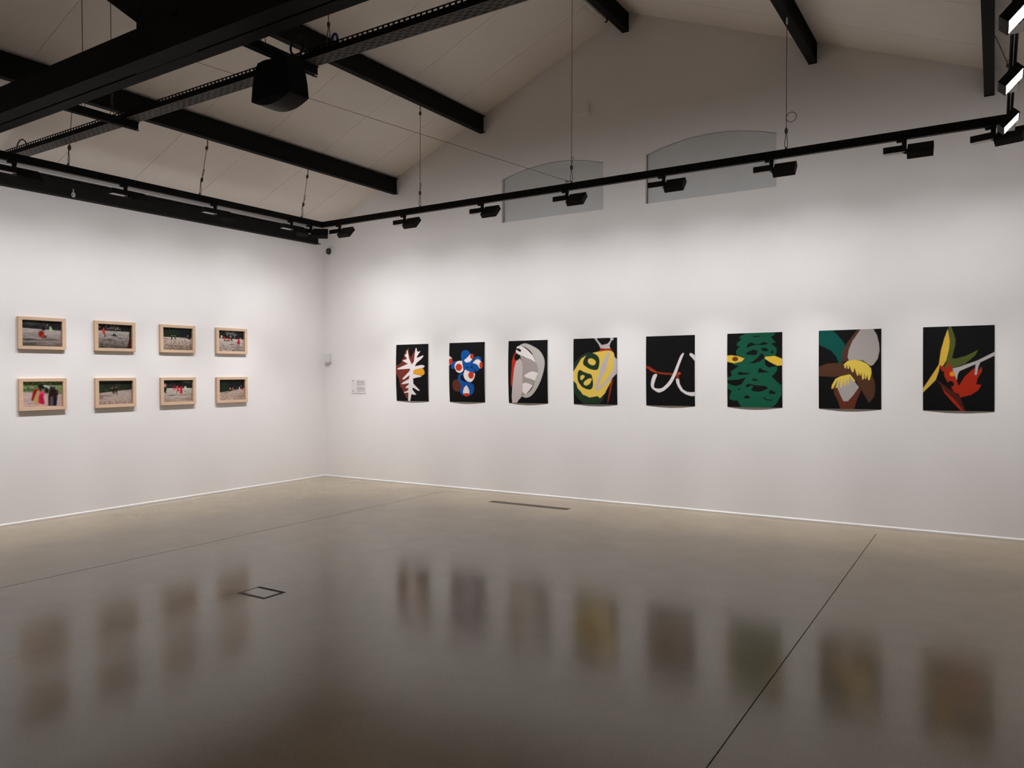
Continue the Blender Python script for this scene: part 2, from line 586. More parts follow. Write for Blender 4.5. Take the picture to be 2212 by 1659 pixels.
# ------------------------------------------------------------------ track spotlights (local x along the track, +y to the wall)
def make_spot():
    root = thing('track_spotlight', 'black track spotlight', 'spotlight', (0, 0, 0), 0, 'wall-washing track spotlights')
    MB().box(-0.058, -0.013, -0.020, 0.020, 0.013, 0.0).build('adaptor', M['lampbody'], root)
    MB().tube([(0, 0, -0.018), (0, 0, -0.112)], 0.019, 12).build('stem', M['lampbody'], root, smooth=True)
    db = MB().box(-0.160, -0.036, -0.108, 0.010, 0.036, -0.054).build('driver_box', M['lampbody'], root, bevel=0.002)
    MB().box(-0.158, -0.034, -0.1105, 0.008, 0.034, -0.1081).build('driver_cover', M['cover'], db)
    an = HEAD_TILT
    e1 = Vector((0, math.cos(an), math.sin(an)))          # across the head, up towards the wall
    nn = Vector((0, math.sin(an), -math.cos(an)))         # out of the lit face: to the wall and down
    c = Vector((0, -0.012, -0.110))
    wh, th = HEAD_W / 2, HEAD_T
    hx0, hx1 = 0.026, 0.222

    def P(x, s, d):
        return tuple(c + e1 * s + nn * d + Vector((x, 0, 0)))
    hb = MB()
    rim = 0.008
    cor = [(-wh, -th / 2), (wh, -th / 2), (wh, th / 2), (-wh, th / 2)]
    hb.prism([(-wh, -th / 2), (wh, -th / 2), (wh, th / 2), (wh - rim, th / 2), (wh - rim, th / 2 - 0.008), (-wh + rim, th / 2 - 0.008), (-wh + rim, th / 2), (-wh, th / 2)],
             hx0 + rim, hx1 - rim, lambda u, v, t_: P(t_, u, v))
    hb.prism(cor, hx0, hx0 + rim, lambda u, v, t_: P(t_, u, v))
    hb.prism(cor, hx1 - rim, hx1, lambda u, v, t_: P(t_, u, v))
    hb = hb.build('lamp_head', M['lampbody'], root)
    MB().box(0.0, -0.016, -0.122, 0.028, 0.016, -0.085).build('pivot', M['lampbody'], root, bevel=0.003)
    df = MB()
    df.prism([(-wh + rim + 0.001, th / 2 - 0.0075), (wh - rim - 0.001, th / 2 - 0.0075), (wh - rim - 0.001, th / 2 - 0.001), (-wh + rim + 0.001, th / 2 - 0.001)],
             hx0 + rim + 0.001, hx1 - rim - 0.001, lambda u, v, t_: P(t_, u, v))
    df.build('diffuser', M['light'], hb)
    for pw_, sp_, ax_ in LAMP_BEAMS:
        ld = bpy.data.lights.new('wall_wash', 'AREA')
        ld.shape = 'RECTANGLE'
        ld.size, ld.size_y = 0.17, 0.12
        ld.energy, ld.spread, ld.color = pw_, sp_, LAMP_COLOR
        lo = bpy.data.objects.new('wall_wash', ld)
        COL.objects.link(lo)
        lo.parent = root
        lo.location = P(0.124, 0.0, th / 2 + 0.012)
        lo.rotation_euler = Vector((0, math.cos(ax_), -math.sin(ax_))).to_track_quat('-Z', 'Y').to_euler()
    return root


HEAD_TILT, HEAD_W, HEAD_T = math.radians(46), 0.145, 0.056
S0 = make_spot()
BX = [1.636, 2.755, 3.934, 5.053, 6.159, 7.219, 8.328, 8.975]
blab = ['first from the room corner, beside the dome camera', 'second from the corner', 'third from the corner, left of the first window recess',
        'fourth from the corner, in front of the left window recess', 'fifth from the corner, at the left end of the right window recess',
        'sixth from the corner, at the right end of the right window recess', 'seventh from the corner, past both window recesses',
        'eighth from the corner, turned aside behind a lit lamp']
back_far, back_cache = [], {}
for i, x in enumerate(BX):
    lab = 'back-track spotlight ' + blab[i]
    rz = -0.30 if i == 7 else 0.0
    if i == 0:
        S0.location = (x, TYB, TKZ0)
        S0['label'] = lab
    else:
        r = dup(S0, (x, TYB, TKZ0), rz, lab)
        if i >= 6:
            back_far.append(r)
LY = [-1.475, -1.805, -2.945, -4.03, -5.10, -6.2, -7.3]
llab = ['nearest the corner, over the end of the wall beam', 'second from the corner', 'third from the corner', 'fourth from the corner',
        'fifth from the corner, under the end of the cable tray', 'sixth from the corner, outside the picture', 'seventh from the corner, outside the picture']
for y, lb in zip(LY, llab):
    dup(S0, (TX, y, TKZ0), 0.70 if y > -1.6 else math.pi / 2, 'left-track spotlight ' + lb)
RY = [-1.62, -2.60, -3.66]
rlab = ['lowest of the three in view', 'middle of the three in view', 'topmost of the three in view']
def dim(r, k, cache):
    """turn one spotlight down: its own lamp data and diffuser material"""
    for c in r.children_recursive:
        if c.type == 'LIGHT':
            key = c.data.name
            if key not in cache:
                cache[key] = c.data.copy()
                cache[key].energy *= k
            c.data = cache[key]
        elif c.name.startswith('diffuser'):
            if 'm' not in cache:
                cache['m'] = emissive('lit_diffuser_dimmed', LAMP_COLOR, LAMP_STRENGTH * k)
            c.material_slots[0].link = 'OBJECT'
            c.material_slots[0].material = cache['m']


right_cache = {}
for y, lb in zip(RY, rlab):                                # the right-hand track is dimmed
    dim(dup(S0, (TXR, y, TKZ0), -math.pi / 2, 'lit spotlight on the right-hand track, ' + lb), RIGHT_DIM, right_cache)
for r in back_far:
    dim(r, BACK_FAR_DIM, back_cache)


# ------------------------------------------------------------------ suspension wires
def teardrop(c, w_, h_, axis=(1, 0, 0), n=14):
    ax = Vector(axis)
    return [Vector(c) + ax * (w_ / 2 * math.sin(2 * math.pi * i / n) * (0.6 + 0.4 * math.cos(2 * math.pi * i / n))) + Vector((0, 0, -h_ / 2 * math.cos(2 * math.pi * i / n))) for i in range(n)]


def suspension(top, bot, lab, style=0, ring=False, hook=False):
    top, bot = Vector(top), Vector(bot)
    root = thing('suspension_wire', lab, 'wire', bot, 0, 'wires hanging the lighting tracks')
    d = top - bot
    ln = d.length
    d.normalize()
    g0 = d * min(0.17, ln * .3)
    MB().tube([g0, d * (ln - (0.09 if style == 0 else 0.0))], 0.0032, 6).build('wire', M['wire'], root)
    MB().tube([d * (g0.length + k_) for k_ in (-0.030, -0.018, 0.0, 0.016, 0.030)], [0.005, 0.014, 0.017, 0.013, 0.005], 10).build('gripper', M['wire'], root, smooth=True)
    MB().tube(teardrop(d * (g0.length * .5 - 0.008), 0.036, g0.length * .86), 0.0032, 6, closed=True).build('loop', M['wire'], root)
    MB().tube([(0, 0, -0.006), (0, 0, 0.022)], 0.009, 8).build('eye_bolt', M['wire'], root)
    if style == 0:
        MB().tube([d * (ln - k_) for k_ in (0.122, 0.110, 0.094, 0.080, 0.070)], [0.005, 0.015, 0.018, 0.014, 0.006], 10).build('top_gripper', M['wire'], root, smooth=True)
        MB().tube(teardrop(d * (ln - 0.036), 0.022, 0.075), 0.0032, 6, closed=True).build('hanger', M['wire'], root)
    if ring:
        MB().tube([d * (g0.length + 0.12) + Vector((0.045 + 0.045 * math.cos(a), 0, 0.045 * math.sin(a))) for a in [2 * math.pi * i / 18 for i in range(18)]], 0.0032, 6, closed=True).build('wire_coil', M['wire'], root)
    else:
        MB().tube([g0 + d * 0.03, g0 + d * 0.06 + Vector((0.012, 0, 0)), g0 + d * 0.11 + Vector((0.020, 0, 0)), g0 + d * 0.12 + Vector((0.004, 0, 0)), g0 + d * 0.05 + Vector((-0.004, 0, 0))], 0.0032, 6).build('wire_tail', M['wire'], root)
    if hook:
        MB().tube([d * (ln - 0.075), d * (ln - 0.015)], 0.008, 8).build('bright_clip', M['chrome'], root)
    return root


zT = TKZ1
suspension((1.50, -4.66, purz[1.520]), (TX + 0.01, -4.617, zT), 'thin wire hanging the left track just in front of the tray end')
suspension((1.50, -3.17, purz[1.520]), (TX + 0.01, -3.157, zT), 'thin wire hanging the middle of the left track from the first roof beam')
suspension((1.50, -1.686, purz[1.520]), (TX + 0.01, -1.645, zT), 'thin wire hanging the left track close to the room corner')
suspension((3.05, -1.31, purz[3.077]), (3.003, TYB, zT), 'thin wire hanging the back track from the second roof beam')
suspension((5.13, TYB, purz[5.190]), (5.109, TYB, zT), 'long thin wire dropping from the ridge beam to the back track', style=1)
suspension((7.36, TYB, purz[7.345]), (7.352, TYB, zT), 'long thin wire with a coiled tail hanging the back track right of the windows', style=1, ring=True, hook=True)
suspension((8.985, -1.50, purz[8.940]), (TXR, -2.28, zT), 'slanting wire tying the right-hand track to the last roof beam', style=1)


def wire_thing(pts, lab, r=0.003, cat='wire', name='stay_wire', fittings=()):
    root = thing(name, lab, cat, pts[-1])
    o0 = Vector(pts[-1])
    MB().tube([Vector(q) - o0 for q in pts], r, 6).build('wire', M['wire'], root)
    for c, rr, hh in fittings:
        c = Vector(c) - o0
        MB().tube([c + Vector((0, 0, -hh)), c + Vector((0, 0, hh))], rr, 10).build('gripper', M['wire'], root, smooth=True)
    return root


sw = wire_thing([(2.164, -3.906, roof(2.164)), (5.045, TYB, zT + 0.035)], 'fine stay wire slanting from the ceiling down to the back track', 0.0022)
MB().tube([(0, 0, 0), (0.02, 0, -0.012), (0.05, 0, -0.008), (0.064, 0, -0.03)], 0.006, 6).build('turnbuckle', M['wire'], sw)
MB().tube(teardrop((-0.004, 0, -0.012), 0.03, 0.045), 0.003, 6, closed=True).build('thimble', M['wire'], sw)
for x, y, x1, lab in ((2.56, -5.135, 2.56, 'vertical wire from the ceiling holding the near end of the left bracket rail'),
                      (2.56, -4.89, 2.56, 'vertical wire from the ceiling holding the tray at the left bracket rail'),
                      (4.76, -5.10, 4.76, 'wire with a split end holding the bracket rail behind the loudspeaker'),
                      (5.02, -4.745, 4.965, 'wire with a split end holding the tray right of the loudspeaker')):
    zt = 3.849 if y < -4.8 else TRZ + 0.05
    root = thing('hanger_wire', lab, 'wire', (x, y, zt), 0, 'wires holding the cable tray')
    MB().tube([(0, 0, 0.17), (x - x, 0, roof(x) - zt)], 0.003, 6).build('wire', M['wire'], root)
    MB().tube([(0, 0, 0.155), (0, 0, 0.185)], 0.011, 10).build('gripper', M['wire'], root, smooth=True)
    MB().tube([(0.028, 0.0, -0.002), (0.002, 0, 0.165)], 0.003, 6).build('wire_leg', M['wire'], root)
    MB().tube([(-0.028, 0.0, -0.002), (-0.002, 0, 0.165)], 0.003, 6).build('wire_leg', M['wire'], root)
o = MB().tube([(5.069 + 0.026 * math.cos(a), -4.735, 3.955 + 0.042 * math.sin(a)) for a in [2 * math.pi * i / 20 for i in range(20)]], 0.009, 8, closed=True).build('cable_tie_ring', M['blue'], smooth=True)
tag(o, 'dark blue cable loop on top of the tray right of the loudspeaker', 'loop')
o = MB().tube([(0.62, -4.76, TRZ + 0.03), (0.64, -4.76, 3.95), (0.69, -4.76, 3.985), (0.75, -4.76, 3.985), (0.80, -4.76, 3.955), (0.84, -4.76, 3.90), (0.86, -4.755, TRZ + 0.03)], 0.006, 8).build('cable_loop', M['lampbody'], smooth=True)
tag(o, 'black cable arching out of the left end of the tray', 'cable')
o = MB().tube([(4.70 + 0.075 + 0.075 * math.cos(a) * 1.1, -4.83 + 0.03 * math.sin(a * .5), 3.955 + 0.062 * math.sin(a)) for a in [2 * math.pi * i / 24 for i in range(24)]], 0.008, 8, closed=True).build('coiled_cable', M['lampbody'], smooth=True)
tag(o, 'coil of black cable looped above the loudspeaker bracket', 'cable')
o = MB().tube([(0.116, -3.94, 3.655), (0.128, -3.94, 3.65), (0.130, -3.94, 3.69), (0.122, -3.94, 3.735)], 0.006, 8).tube([(0.125, -3.94 + 0.018 * math.cos(a), 3.672 + 0.024 * math.sin(a)) for a in [2 * math.pi * i / 14 for i in range(14)]], 0.0055, 6, closed=True).build('shackle', M['chrome'], smooth=True)
tag(o, 'small bright metal shackle on the face of the left wall beam', 'shackle')

# long pale batten along the ridge beam
root = thing('light_batten', 'slim pale batten tube fixed to the left flange of the ridge beam', 'light fitting', (5.112, -0.40, purz[5.190] + 0.006))
MB().tube([(0, -4.2, 0), (0, 0, 0)], 0.020, 12).build('tube', M['batten'], root, smooth=True)
MB().tube([(0, -0.012, 0), (0, 0.016, 0)], 0.023, 12).build('end_cap', M['track'], root, smooth=True)
MB().box(-0.012, -0.9, 0.018, 0.034, -0.86, 0.026).build('clip', M['black'], root)

# ------------------------------------------------------------------ loudspeaker
spk = thing('loudspeaker', 'black tapered loudspeaker facing down below the cable tray', 'loudspeaker', (4.875, -5.06, 3.47))
hw, hd = 0.190, 0.086
body = MB()
rings = [(0.0, 1.0, 1.0), (0.10, 0.94, 1.0), (0.21, 0.83, 0.97), (0.262, 0.70, 0.86)]
for k, (z, sx, sy) in enumerate(rings):
    body.v += [(-hw * sx, -hd * sy, z), (hw * sx, -hd * sy, z), (hw * sx, hd * sy, z), (-hw * sx, hd * sy, z)]
for k in range(3):
    for j in range(4):
        body.f.append((4 * k + j, 4 * k + (j + 1) % 4, 4 * k + 4 + (j + 1) % 4, 4 * k + 4 + j))
        body.m.append(0)
body.f += [(3, 2, 1, 0), (12, 13, 14, 15)]
body.m += [0, 0]
body.build('cabinet', M['speaker'], spk, bevel=0.006)
n = 16
gp = [(-hw + 0.004, 0.0)] + [(-hw + 0.004 + (2 * hw - 0.008) * i / n, -0.046 * math.sin(math.pi * (i / n) ** 1.0) ** 0.9) for i in range(1, n)] + [(hw - 0.004, 0.0)]
MB().prism(gp[::-1], -hd + 0.004, hd - 0.004, lambda u, v, t_: (u, t_, v - 0.0005)).build('curved_grille', M['grille'], spk, smooth=True)
MB().box(-0.03, -0.03, 0.258, 0.03, 0.03, 0.313).build('mounting_block', M['speaker'], spk)
MB().box(-0.17, -0.02, 0.225, -0.10, 0.02, 0.30).build('yoke_bracket', M['speaker'], spk, bevel=0.008)

# ------------------------------------------------------------------ wall fittings
dm = thing('dome_camera', 'white round security camera with a black dome high in the room corner', 'camera', (0.185, 0, 3.548))
MB().lathe([(0.085, 0.0), (0.085, 0.028), (0.078, 0.040), (0.055, 0.048)], (0, 0, 0), (0, -1, 0), 32).build('base', M['white_plastic'], dm, smooth=True)
MB().lathe([(0.052, 0.045), (0.050, 0.062), (0.042, 0.080), (0.026, 0.093), (0.004, 0.098)], (-0.004, 0, -0.004), (-0.12, -1, 0.0), 28).build('dome', M['dome'], dm, smooth=True)
MB().lathe([(0.007, 0.0), (0.006, 0.006)], (-0.010, -0.095, 0.002), (0.25, -1, 0.1), 12).build('lens_glint', M['white_plastic'], dm)
for a in range(6):
    MB().lathe([(0.004, 0), (0.004, 0.004)], (0.068 * math.cos(a * 1.047 + .5), -0.042, 0.068 * math.sin(a * 1.047 + .5)), (0, -1, 0), 8).build('screw', M['track'], dm)
sn = thing('motion_sensor', 'small white wall sensor below the dome camera by the corner', 'sensor', (0.100, 0, 1.870))
MB().box(-0.066, -0.012, -0.082, 0.066, 0, 0.084).build('backplate', M['white_plastic'], sn, bevel=0.003)
MB().prism([(-0.052, -0.045), (-0.04, -0.066), (0.04, -0.066), (0.052, -0.045), (0.052, 0.058), (-0.052, 0.058)], -0.042, -0.012, lambda u, v, t_: (u, t_, v)).build('housing', M['white_plastic'], sn, bevel=0.006)
MB().prism([(-0.052, -0.05), (-0.036, -0.092), (0.036, -0.092), (0.052, -0.05)], -0.034, -0.0115, lambda u, v, t_: (u, t_, v)).build('lens_window', M['sensor_lens'], sn, bevel=0.003)
jb = thing('junction_box', 'small wall-coloured square box high on the gable wall', 'box', (4.622, 0, 4.930))
MB().box(-0.068, -0.040, -0.070, 0.068, 0, 0.070).build('housing', M['wall'], jb, bevel=0.004)
MB().box(-0.055, -0.046, -0.057, 0.055, -0.0395, 0.057).build('lid', M['wall'], jb, bevel=0.002)

# floor hatch
ht = thing('floor_hatch', 'square floor hatch with a dark rim and concrete-filled lid', 'hatch', ((HX0 + HX1) / 2, (HY0 + HY1) / 2, 0))
hx, hy = (HX1 - HX0) / 2 - 0.001, (HY1 - HY0) / 2 - 0.001
MB().box(-hx, -hy, -0.010, hx, -hy + 0.028, 0.001).build('rim_bar', M['hatch'], ht)
MB().box(-hx, hy - 0.034, -0.010, hx, hy, -0.004).build('rim_bar', M['hatch'], ht)
MB().box(-hx, -hy + 0.028, -0.010, -hx + 0.012, hy - 0.034, 0.001).build('rim_bar', M['hatch'], ht)
MB().box(hx - 0.030, -hy + 0.028, -0.010, hx, hy - 0.034, 0.001).build('rim_bar', M['hatch'], ht)
MB().box(-hx + 0.0125, -hy + 0.0285, -0.010, hx - 0.0305, hy - 0.0345, 0.0005).build('lid', M['floor'], ht)
# linear floor vent
vt = thing('floor_vent', 'long narrow brown slot vent let into the floor by the back wall', 'vent', (VX0, VY0, 0))
VWX, VWY = VX1 - VX0, VY1 - VY0
for k in range(2):
    MB().box(0.002, 0.004 + k * (VWY - 0.012), -0.011, VWX - 0.002, 0.008 + k * (VWY - 0.012), 0.0015).build('side_bar', M['vent'], vt)
MB().box(0.002, 0.002, -0.0118, VWX - 0.002, VWY - 0.002, -0.0105).build('tray', M['gap'], vt)
for k in range(8):
    yy = 0.013 + k * (VWY - 0.026) / 7
    MB().box(0.006, yy - 0.0045, -0.0105, VWX - 0.006, yy + 0.0045, -0.001).build('bar', M['vent'], vt)


# ------------------------------------------------------------------ painting of flat prints (colour per vertex on a fine grid)
def homog(src):
    """homography from the four corners TL, TR, BL, BR in src to the unit square (u right, v down)"""
    dst = [(0, 0), (1, 0), (0, 1), (1, 1)]
    A, B = [], []
    for (x, y), (u, v) in zip(src, dst):
        A += [[x, y, 1, 0, 0, 0, -u * x, -u * y], [0, 0, 0, x, y, 1, -v * x, -v * y]]
        B += [u, v]
    h = np.linalg.solve(np.array(A, float), np.array(B, float))
    H = np.append(h, 1).reshape(3, 3)

    def f(pts):
        q = np.c_[np.array(pts, float), np.ones(len(pts))] @ H.T
        return q[:, :2] / q[:, 2:]
    return f


def smooth_poly(p, k=5):
    p = np.asarray(p, float)
    out = []
    n = len(p)
    for i in range(n):
        a, b, c, d = p[i - 1], p[i], p[(i + 1) % n], p[(i + 2) % n]
        for t in np.linspace(0, 1, k, endpoint=False):
            out.append(0.5 * (2 * b + (c - a) * t + (2 * a - 5 * b + 4 * c - d) * t * t + (3 * b - 3 * c + d - a) * t ** 3))
    return np.array(out)


class Canvas:
    def __init__(self, nx, ny, bg, ss=3):
        self.nx, self.ny, self.ss = nx, ny, ss
        self.img = np.zeros((ny, nx, 3)) + np.array(s2l(bg))
        sx, sy = (np.arange(nx * ss) + 0.5) / (nx * ss), (np.arange(ny * ss) + 0.5) / (ny * ss)
        # cell centres mapped so that samples sit on the vertices of the grid
        self.gx = sx * nx / (nx - 1) - 0.5 / (nx - 1)
        self.gy = sy * ny / (ny - 1) - 0.5 / (ny - 1)

    def mask(self, p):
        ss = self.ss
        m = np.zeros((self.ny * ss, self.nx * ss), bool)
        x0, x1 = np.searchsorted(self.gx, [p[:, 0].min(), p[:, 0].max()])
        y0, y1 = np.searchsorted(self.gy, [p[:, 1].min(), p[:, 1].max()])
        X, Y = self.gx[x0:x1], self.gy[y0:y1]
        if len(X) and len(Y):
            sub = np.zeros((len(Y), len(X)), bool)
            for i in range(len(p)):
                (xa, ya), (xb, yb) = p[i - 1], p[i]
                if ya == yb:
                    continue
                rows = (Y >= min(ya, yb)) & (Y < max(ya, yb))
                if rows.any():
                    xc = xa + (Y[rows] - ya) * (xb - xa) / (yb - ya)
                    sub[rows] ^= X[None, :] < xc[:, None]
            m[y0:y1, x0:x1] = sub
        return m.reshape(self.ny, ss, self.nx, ss).mean((1, 3))

    def put(self, a, col, alpha=1.0):
        a = (a * alpha)[..., None]
        self.img = self.img * (1 - a) + np.array(s2l(col)) * a

    def poly(self, p, col, blur=0, alpha=1.0):
        a = self.mask(np.asarray(p, float))
        if blur:
            a = self.blur(a, blur, blur)
        self.put(a, col, alpha)

    def ell(self, cx, cy, rx, ry, col, soft=0.15, alpha=1.0, rot=0.0):
        soft = soft * 0.75
        X, Y = np.meshgrid(np.linspace(0, 1, self.nx), np.linspace(0, 1, self.ny))
        dx, dy = X - cx, Y - cy
        c, s = math.cos(rot), math.sin(rot)
        r = np.sqrt(((dx * c + dy * s) / rx) ** 2 + ((-dx * s + dy * c) / ry) ** 2)
        self.put(np.clip((1 + soft - r) / (2 * soft), 0, 1), col, alpha)

    @staticmethod
    def blur(a, bx, by):
        for ax, k in ((1, bx), (0, by)):
            k = int(k)
            if k > 0:
                acc = sum(np.roll(a, d, ax) for d in range(-k, k + 1)) / (2 * k + 1)
                a = acc
        return a


def grid_mesh(name, canvas, fn, mats, parent=None, back=None):
    nx, ny = canvas.nx, canvas.ny
    U, V = np.meshgrid(np.linspace(0, 1, nx), np.linspace(0, 1, ny))
    co = fn(U.ravel(), V.ravel())
    idx = np.arange(nx * ny).reshape(ny, nx)
    q = np.stack([idx[1:, :-1], idx[1:, 1:], idx[:-1, 1:], idx[:-1, :-1]], -1).reshape(-1, 4)
    cols = canvas.img.reshape(-1, 3)
    nf = len(q)
    if back is not None:                                   # white back of the sheet, coarse
        bx, by = 13, 17
        U2, V2 = np.meshgrid(np.linspace(0, 1, bx), np.linspace(0, 1, by))
        co2 = back(U2.ravel(), V2.ravel())
        id2 = np.arange(bx * by).reshape(by, bx) + len(co)
        q2 = np.stack([id2[:-1, :-1], id2[:-1, 1:], id2[1:, 1:], id2[1:, :-1]], -1).reshape(-1, 4)
        co = np.vstack([co, co2])
        q = np.vstack([q, q2])
        cols = np.vstack([cols, np.full((len(co2), 3), 0.75)])
    me = bpy.data.meshes.new(name)
    me.vertices.add(len(co))
    me.vertices.foreach_set('co', co.astype(np.float32).ravel())
    me.loops.add(len(q) * 4)
    me.loops.foreach_set('vertex_index', q.ravel().astype(np.int32))
    me.polygons.add(len(q))
    me.polygons.foreach_set('loop_start', np.arange(0, len(q) * 4, 4, dtype=np.int32))
    for m in mats:
        me.materials.append(m)
    mi = np.zeros(len(q), np.int32)
    mi[nf:] = len(mats) - 1
    me.polygons.foreach_set('material_index', mi)
    me.polygons.foreach_set('use_smooth', np.ones(len(q), bool))
    ca = me.color_attributes.new('ink', 'FLOAT_COLOR', 'POINT')
    ca.data.foreach_set('color', np.c_[cols, np.ones(len(cols))].astype(np.float32).ravel())
    me.update(calc_edges=True)
    o = bpy.data.objects.new(name, me)
    COL.objects.link(o)
    if parent is not None:
        o.parent = parent
    return o


# ------------------------------------------------------------------ the eight cut-paper posters on the back wall
def E_(cx, cy, rx, ry, n=28):
    return [(cx + rx * math.cos(2 * math.pi * i / n), cy + ry * math.sin(2 * math.pi * i / n)) for i in range(n)]


POSTERS = []
WHT, RED, BLU = (228, 219, 216), (190, 52, 20), (8, 78, 152)
# corners TL, TR, BL, BR ; shapes (colour, points, smooth?)
POSTERS.append(('black poster of a white branching plant with a yellow bud', [(150, 240), (827, 217), (160, 1422), (840, 1432)], [
    ((112, 48, 37), [(410, 305), (425, 330), (425, 400), (465, 500), (480, 490), (555, 345), (560, 600), (500, 660), (480, 760), (440, 900), (430, 1230), (410, 1390), (380, 1360), (340, 1290), (318, 1230), (300, 1190), (245, 1110), (225, 960), (180, 880), (148, 850), (148, 700), (190, 665), (250, 640), (275, 610), (290, 545), (325, 530), (335, 440), (355, 380)], 0),
    (WHT, [(385, 348), (400, 370), (440, 530), (500, 655), (545, 590), (550, 480), (565, 310), (580, 303), (600, 375), (620, 390), (670, 370), (640, 420), (605, 480), (598, 515), (640, 500), (725, 460), (738, 475), (690, 540), (600, 620), (562, 690), (620, 680), (690, 663), (745, 670), (765, 695), (740, 720), (640, 745), (560, 765), (530, 800), (535, 845), (560, 860), (640, 875), (700, 895), (700, 910), (600, 930), (530, 948), (535, 1060), (600, 1130), (660, 1195), (655, 1212), (620, 1200), (540, 1145), (510, 1150), (515, 1190), (560, 1250), (588, 1285), (570, 1295), (485, 1280), (475, 1340), (455, 1428), (410, 1428), (420, 1320), (425, 1245), (340, 1257), (322, 1240), (380, 1220), (420, 1200), (430, 1150), (370, 1150), (365, 1135), (430, 1080), (440, 1048), (290, 1072), (275, 1062), (330, 1020), (440, 960), (455, 880), (330, 970), (300, 965), (310, 940), (440, 810), (470, 760), (460, 740), (340, 750), (200, 758), (183, 745), (220, 725), (420, 640), (310, 580), (300, 565), (390, 545), (385, 510), (335, 455), (350, 445), (380, 435), (378, 360)], 0),
    ((226, 156, 34), [(715, 735), (745, 760), (763, 810), (760, 850), (710, 888), (640, 870), (560, 855), (530, 830), (535, 795), (560, 770), (640, 750)], 1)]))
POSTERS.append(('black poster of blue berries with red and white eyes', [(1278, 205), (2010, 178), (1280, 1442), (2025, 1452)], [
    (BLU, [(1640, 350), (1700, 385), (1725, 430), (1780, 560), (1800, 600), (1770, 670), (1720, 705), (1660, 700), (1640, 760), (1600, 780), (1570, 740), (1550, 580), (1545, 560), (1532, 470), (1540, 410), (1580, 360)], 1),
    (BLU, [(1880, 478), (1930, 500), (1955, 560), (1930, 600), (1900, 620), (1830, 560), (1800, 600), (1770, 600), (1810, 510), (1850, 485)], 1),
    (BLU, [(1790, 630), (1850, 650), (1900, 700), (1910, 750), (1870, 788), (1810, 755), (1775, 690)], 1),
    (BLU, [(1400, 585), (1430, 590), (1410, 660), (1400, 720), (1390, 745), (1340, 735), (1320, 690), (1340, 620), (1370, 590)], 1),
    (BLU, [(1560, 830), (1590, 835), (1590, 860), (1540, 880), (1525, 930), (1550, 980), (1620, 1015), (1700, 1020), (1780, 1060), (1805, 1120), (1805, 1190), (1780, 1260), (1720, 1305), (1580, 1305), (1530, 1260), (1510, 1210), (1520, 1120), (1490, 1020), (1470, 960), (1480, 890), (1510, 850)], 1),
    ((88, 44, 29), [(1430, 965), (1480, 985), (1540, 1090), (1520, 1190), (1480, 1220), (1410, 1215), (1360, 1150), (1350, 1050), (1380, 990)], 1),
    (WHT, [(1265, 475), (1310, 490), (1340, 530), (1345, 600), (1300, 650), (1255, 672), (1250, 480)], 1),
    (WHT, [(1560, 575), (1565, 630), (1590, 770), (1560, 810), (1500, 830), (1440, 800), (1400, 720), (1400, 660), (1430, 600), (1480, 575)], 0),
    (WHT, [(1730, 430), (1770, 540), (1720, 595), (1660, 610), (1625, 600), (1598, 560), (1650, 520)], 0),
    (WHT, [(1880, 535), (1920, 560), (1950, 590), (1930, 740), (1915, 720), (1880, 660), (1830, 630), (1780, 620), (1830, 560)], 0),
    (WHT, [(1640, 760), (1720, 805), (1820, 835), (1825, 890), (1800, 960), (1760, 1010), (1700, 1015), (1640, 980), (1600, 920), (1590, 860), (1610, 790)], 1),
    (BLU, [(1715, 705), (1780, 730), (1825, 800), (1825, 840), (1720, 800), (1645, 765), (1670, 720)], 1),
    (WHT, [(1650, 1085), (1685, 1140), (1710, 1200), (1710, 1265), (1580, 1265), (1578, 1210), (1600, 1140)], 0),
    (RED, E_(1312, 590, 44, 65), 0), (RED, E_(1490, 710, 70, 76), 0), (RED, E_(1760, 480, 39, 53), 0), (RED, E_(1950, 663, 35, 70), 0),
    (RED, E_(1748, 875, 58, 72), 0), (RED, [(1582, 1270), (1620, 1258), (1680, 1258), (1710, 1270), (1705, 1305), (1650, 1325), (1595, 1305)], 1),
    ((222, 185, 70), [(1830, 562), (1860, 537), (1905, 545), (1870, 555)], 0)]))
